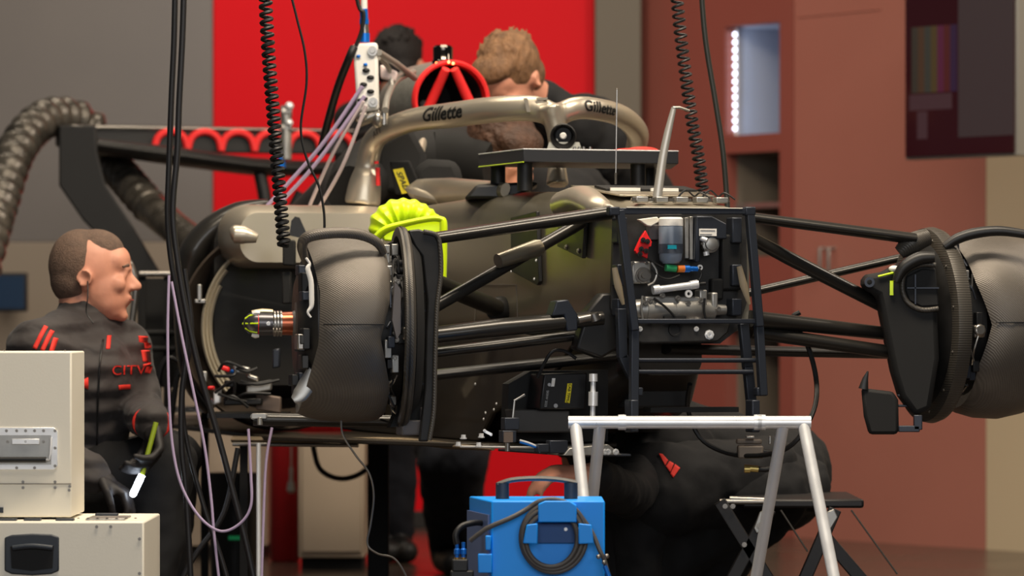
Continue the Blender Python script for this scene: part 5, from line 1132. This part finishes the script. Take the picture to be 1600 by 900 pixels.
person('person', 'man with tousled dark brown hair bending down behind the raised plate on the nose', J, V((.5, -.65, -.55)), DARKH, 'full', 1.12, CLOTHB, NAVY, upv=V((.25, -.4, .9)), vox=.008)
J = dict(head=P(624, 100, 4.9), neck=P(620, 155, 4.95), chest=P(615, 215, 5.0), pelvis=P(605, 420, 5.0), shl=P(555, 190, 5.05), shr=P(675, 190, 4.95), ell=P(552, 330, 5.05), wrl=P(580, 430, 4.8), elr=P(680, 330, 4.9), wrr=P(660, 430, 4.7),
         hil=P(585, 440, 5.0), hir=P(630, 440, 5.0), knl=P(590, 650, 4.95), knr=P(618, 650, 4.95), anl=V((P(592, 0, 5).x, 5, .09)), anr=V((P(622, 0, 5).x, 5, .09)), foot=V((.2, -1, 0)))
person('person', 'dark haired person in black standing far back between the white manifold and the air intake', J, V((.3, .95, -.1)), BLACKH, 'full', 1.05, CLOTHB, NAVY, vox=.01)
J = dict(head=P(690, 300, 4.2), neck=P(700, 350, 4.2), chest=P(705, 410, 4.2), pelvis=P(705, 580, 4.2), shl=P(660, 385, 4.25), shr=P(750, 385, 4.2), ell=P(650, 500, 4.2), wrl=P(680, 560, 4.0), elr=P(760, 500, 4.2), wrr=P(730, 560, 4.0),
         hil=P(690, 600, 4.25), hir=P(725, 600, 4.2), knl=P(690, 720, 3.95), knr=P(722, 720, 3.9), anl=V((P(695, 0, 4.2).x, 4.2, .09)), anr=V((P(722, 0, 4.2).x, 4.2, .09)), foot=V((.2, -1, 0)))
person('person', 'person mostly hidden behind the car whose dark navy trousers show left of the blue box', J, V((.1, -1, -.3)), BLACKH, 'full', 1.0, CLOTHB, NAVY, vox=.01)
# person on folding stool, bent forward under the car
J = dict(head=P(935, 725, 1.3), neck=P(978, 718, 1.15), chest=P(1045, 712, 1.0), pelvis=P(1215, 742, 1.15), shl=P(1000, 722, 1.3), shr=P(1005, 725, .88), ell=P(965, 790, 1.5), wrl=P(940, 790, 1.4), elr=P(985, 775, .5), wrr=P(920, 742, .0),
         hil=P(1205, 762, 1.15), hir=P(1200, 768, .92), knl=P(1010, 752, 1.25), knr=P(1005, 775, .72), anl=V((P(985, 0, 1.3).x, 1.3, .09)), anr=V((P(990, 0, .75).x, .75, .09)), foot=V((-1, 0, 0)),
         hdr=V((-.9, -.3, .1)), hnr=V((-.2, .3, -1)), hdl=V((-.9, 0, .2)), cr=V((.5, 0, 0)), cl=V((.6, 0, 0)))
root, q, f, r, u, J, jk = person('person', 'person in black seated on the folding stool, bent forward under the car', J, V((-.8, .5, -.3)), BLACKH, 'full', 1.0, CLOTHB, CLOTHB, upv=V((-.4, 0, .9)), vox=.008)
mb = MB(); mb.cap(P(1195, 736, .92), .09, P(1025, 768, .74), .125, 18).cap(P(1190, 790, .95), .1, P(1000, 860, .85), .12, 18).cap(P(1210, 745, 1.0), .09, P(1278, 735, 1.0), .022, 14).cap(P(1205, 760, 1.0), .13, P(1255, 765, 1.0), .07, 14)
mb.cap(P(1000, 780, .8), .11, P(985, 960, .8), .1, 18).cap(P(1110, 800, 1.0), .12, P(1100, 860, 1.0), .13, 18)
ov = build('overall', mb, CLOTHB, root, remesh=.012, sm_it=6, disp=.035, dscale=.1)
def conform2(o):
    sw = o.modifiers.new('wrap', 'SHRINKWRAP'); sw.target = ov; sw.wrap_method = 'PROJECT'; sw.use_project_y = True; sw.use_project_x = False; sw.use_project_z = False
    sw.use_positive_direction = True; sw.use_negative_direction = True; sw.offset = .004
for pts in (((1034, 712), (1040, 713), (1049, 723), (1044, 731)), ((1045, 732), (1051, 724), (1058, 728), (1052, 742)), ((1052, 744), (1060, 729), (1068, 735), (1057, 750))):
    a = [P(x, y, .45) for x, y in pts]; m_ = 6; vs = []; fs = []
    for i in range(m_+1):
        for j in range(m_+1):
            s_, t_ = i/m_, j/m_; vs.append(a[0]*(1-s_)*(1-t_)+a[1]*s_*(1-t_)+a[2]*s_*t_+a[3]*(1-s_)*t_)
    for i in range(m_):
        for j in range(m_): fs.append([i*(m_+1)+j, i*(m_+1)+j+1, (i+1)*(m_+1)+j+1, (i+1)*(m_+1)+j])
    o = build('red_mark', MB().add(vs, fs), REDC, root); conform2(o)
    so_ = o.modifiers.new('thick', 'SOLIDIFY'); so_.thickness = .002

GR = {'hanging_cable': 'dark cables hanging from above', 'lavender_tube': 'thin air tubes', 'equipment_case': 'cream equipment cases', 'support_post': 'posts under the raised car', 'thin_cable': 'thin wires near the left wheel drum',
      'corrugated_hose': 'corrugated air hoses', 'coiled_air_hose': 'coiled air hoses', 'drooping_hose': 'drooping hoses in the background', 'person': 'mechanics around the car'}
for o in list(COL.objects):
    if o.parent is None and o.name.split('.')[0] in GR: o['group'] = GR[o.name.split('.')[0]]
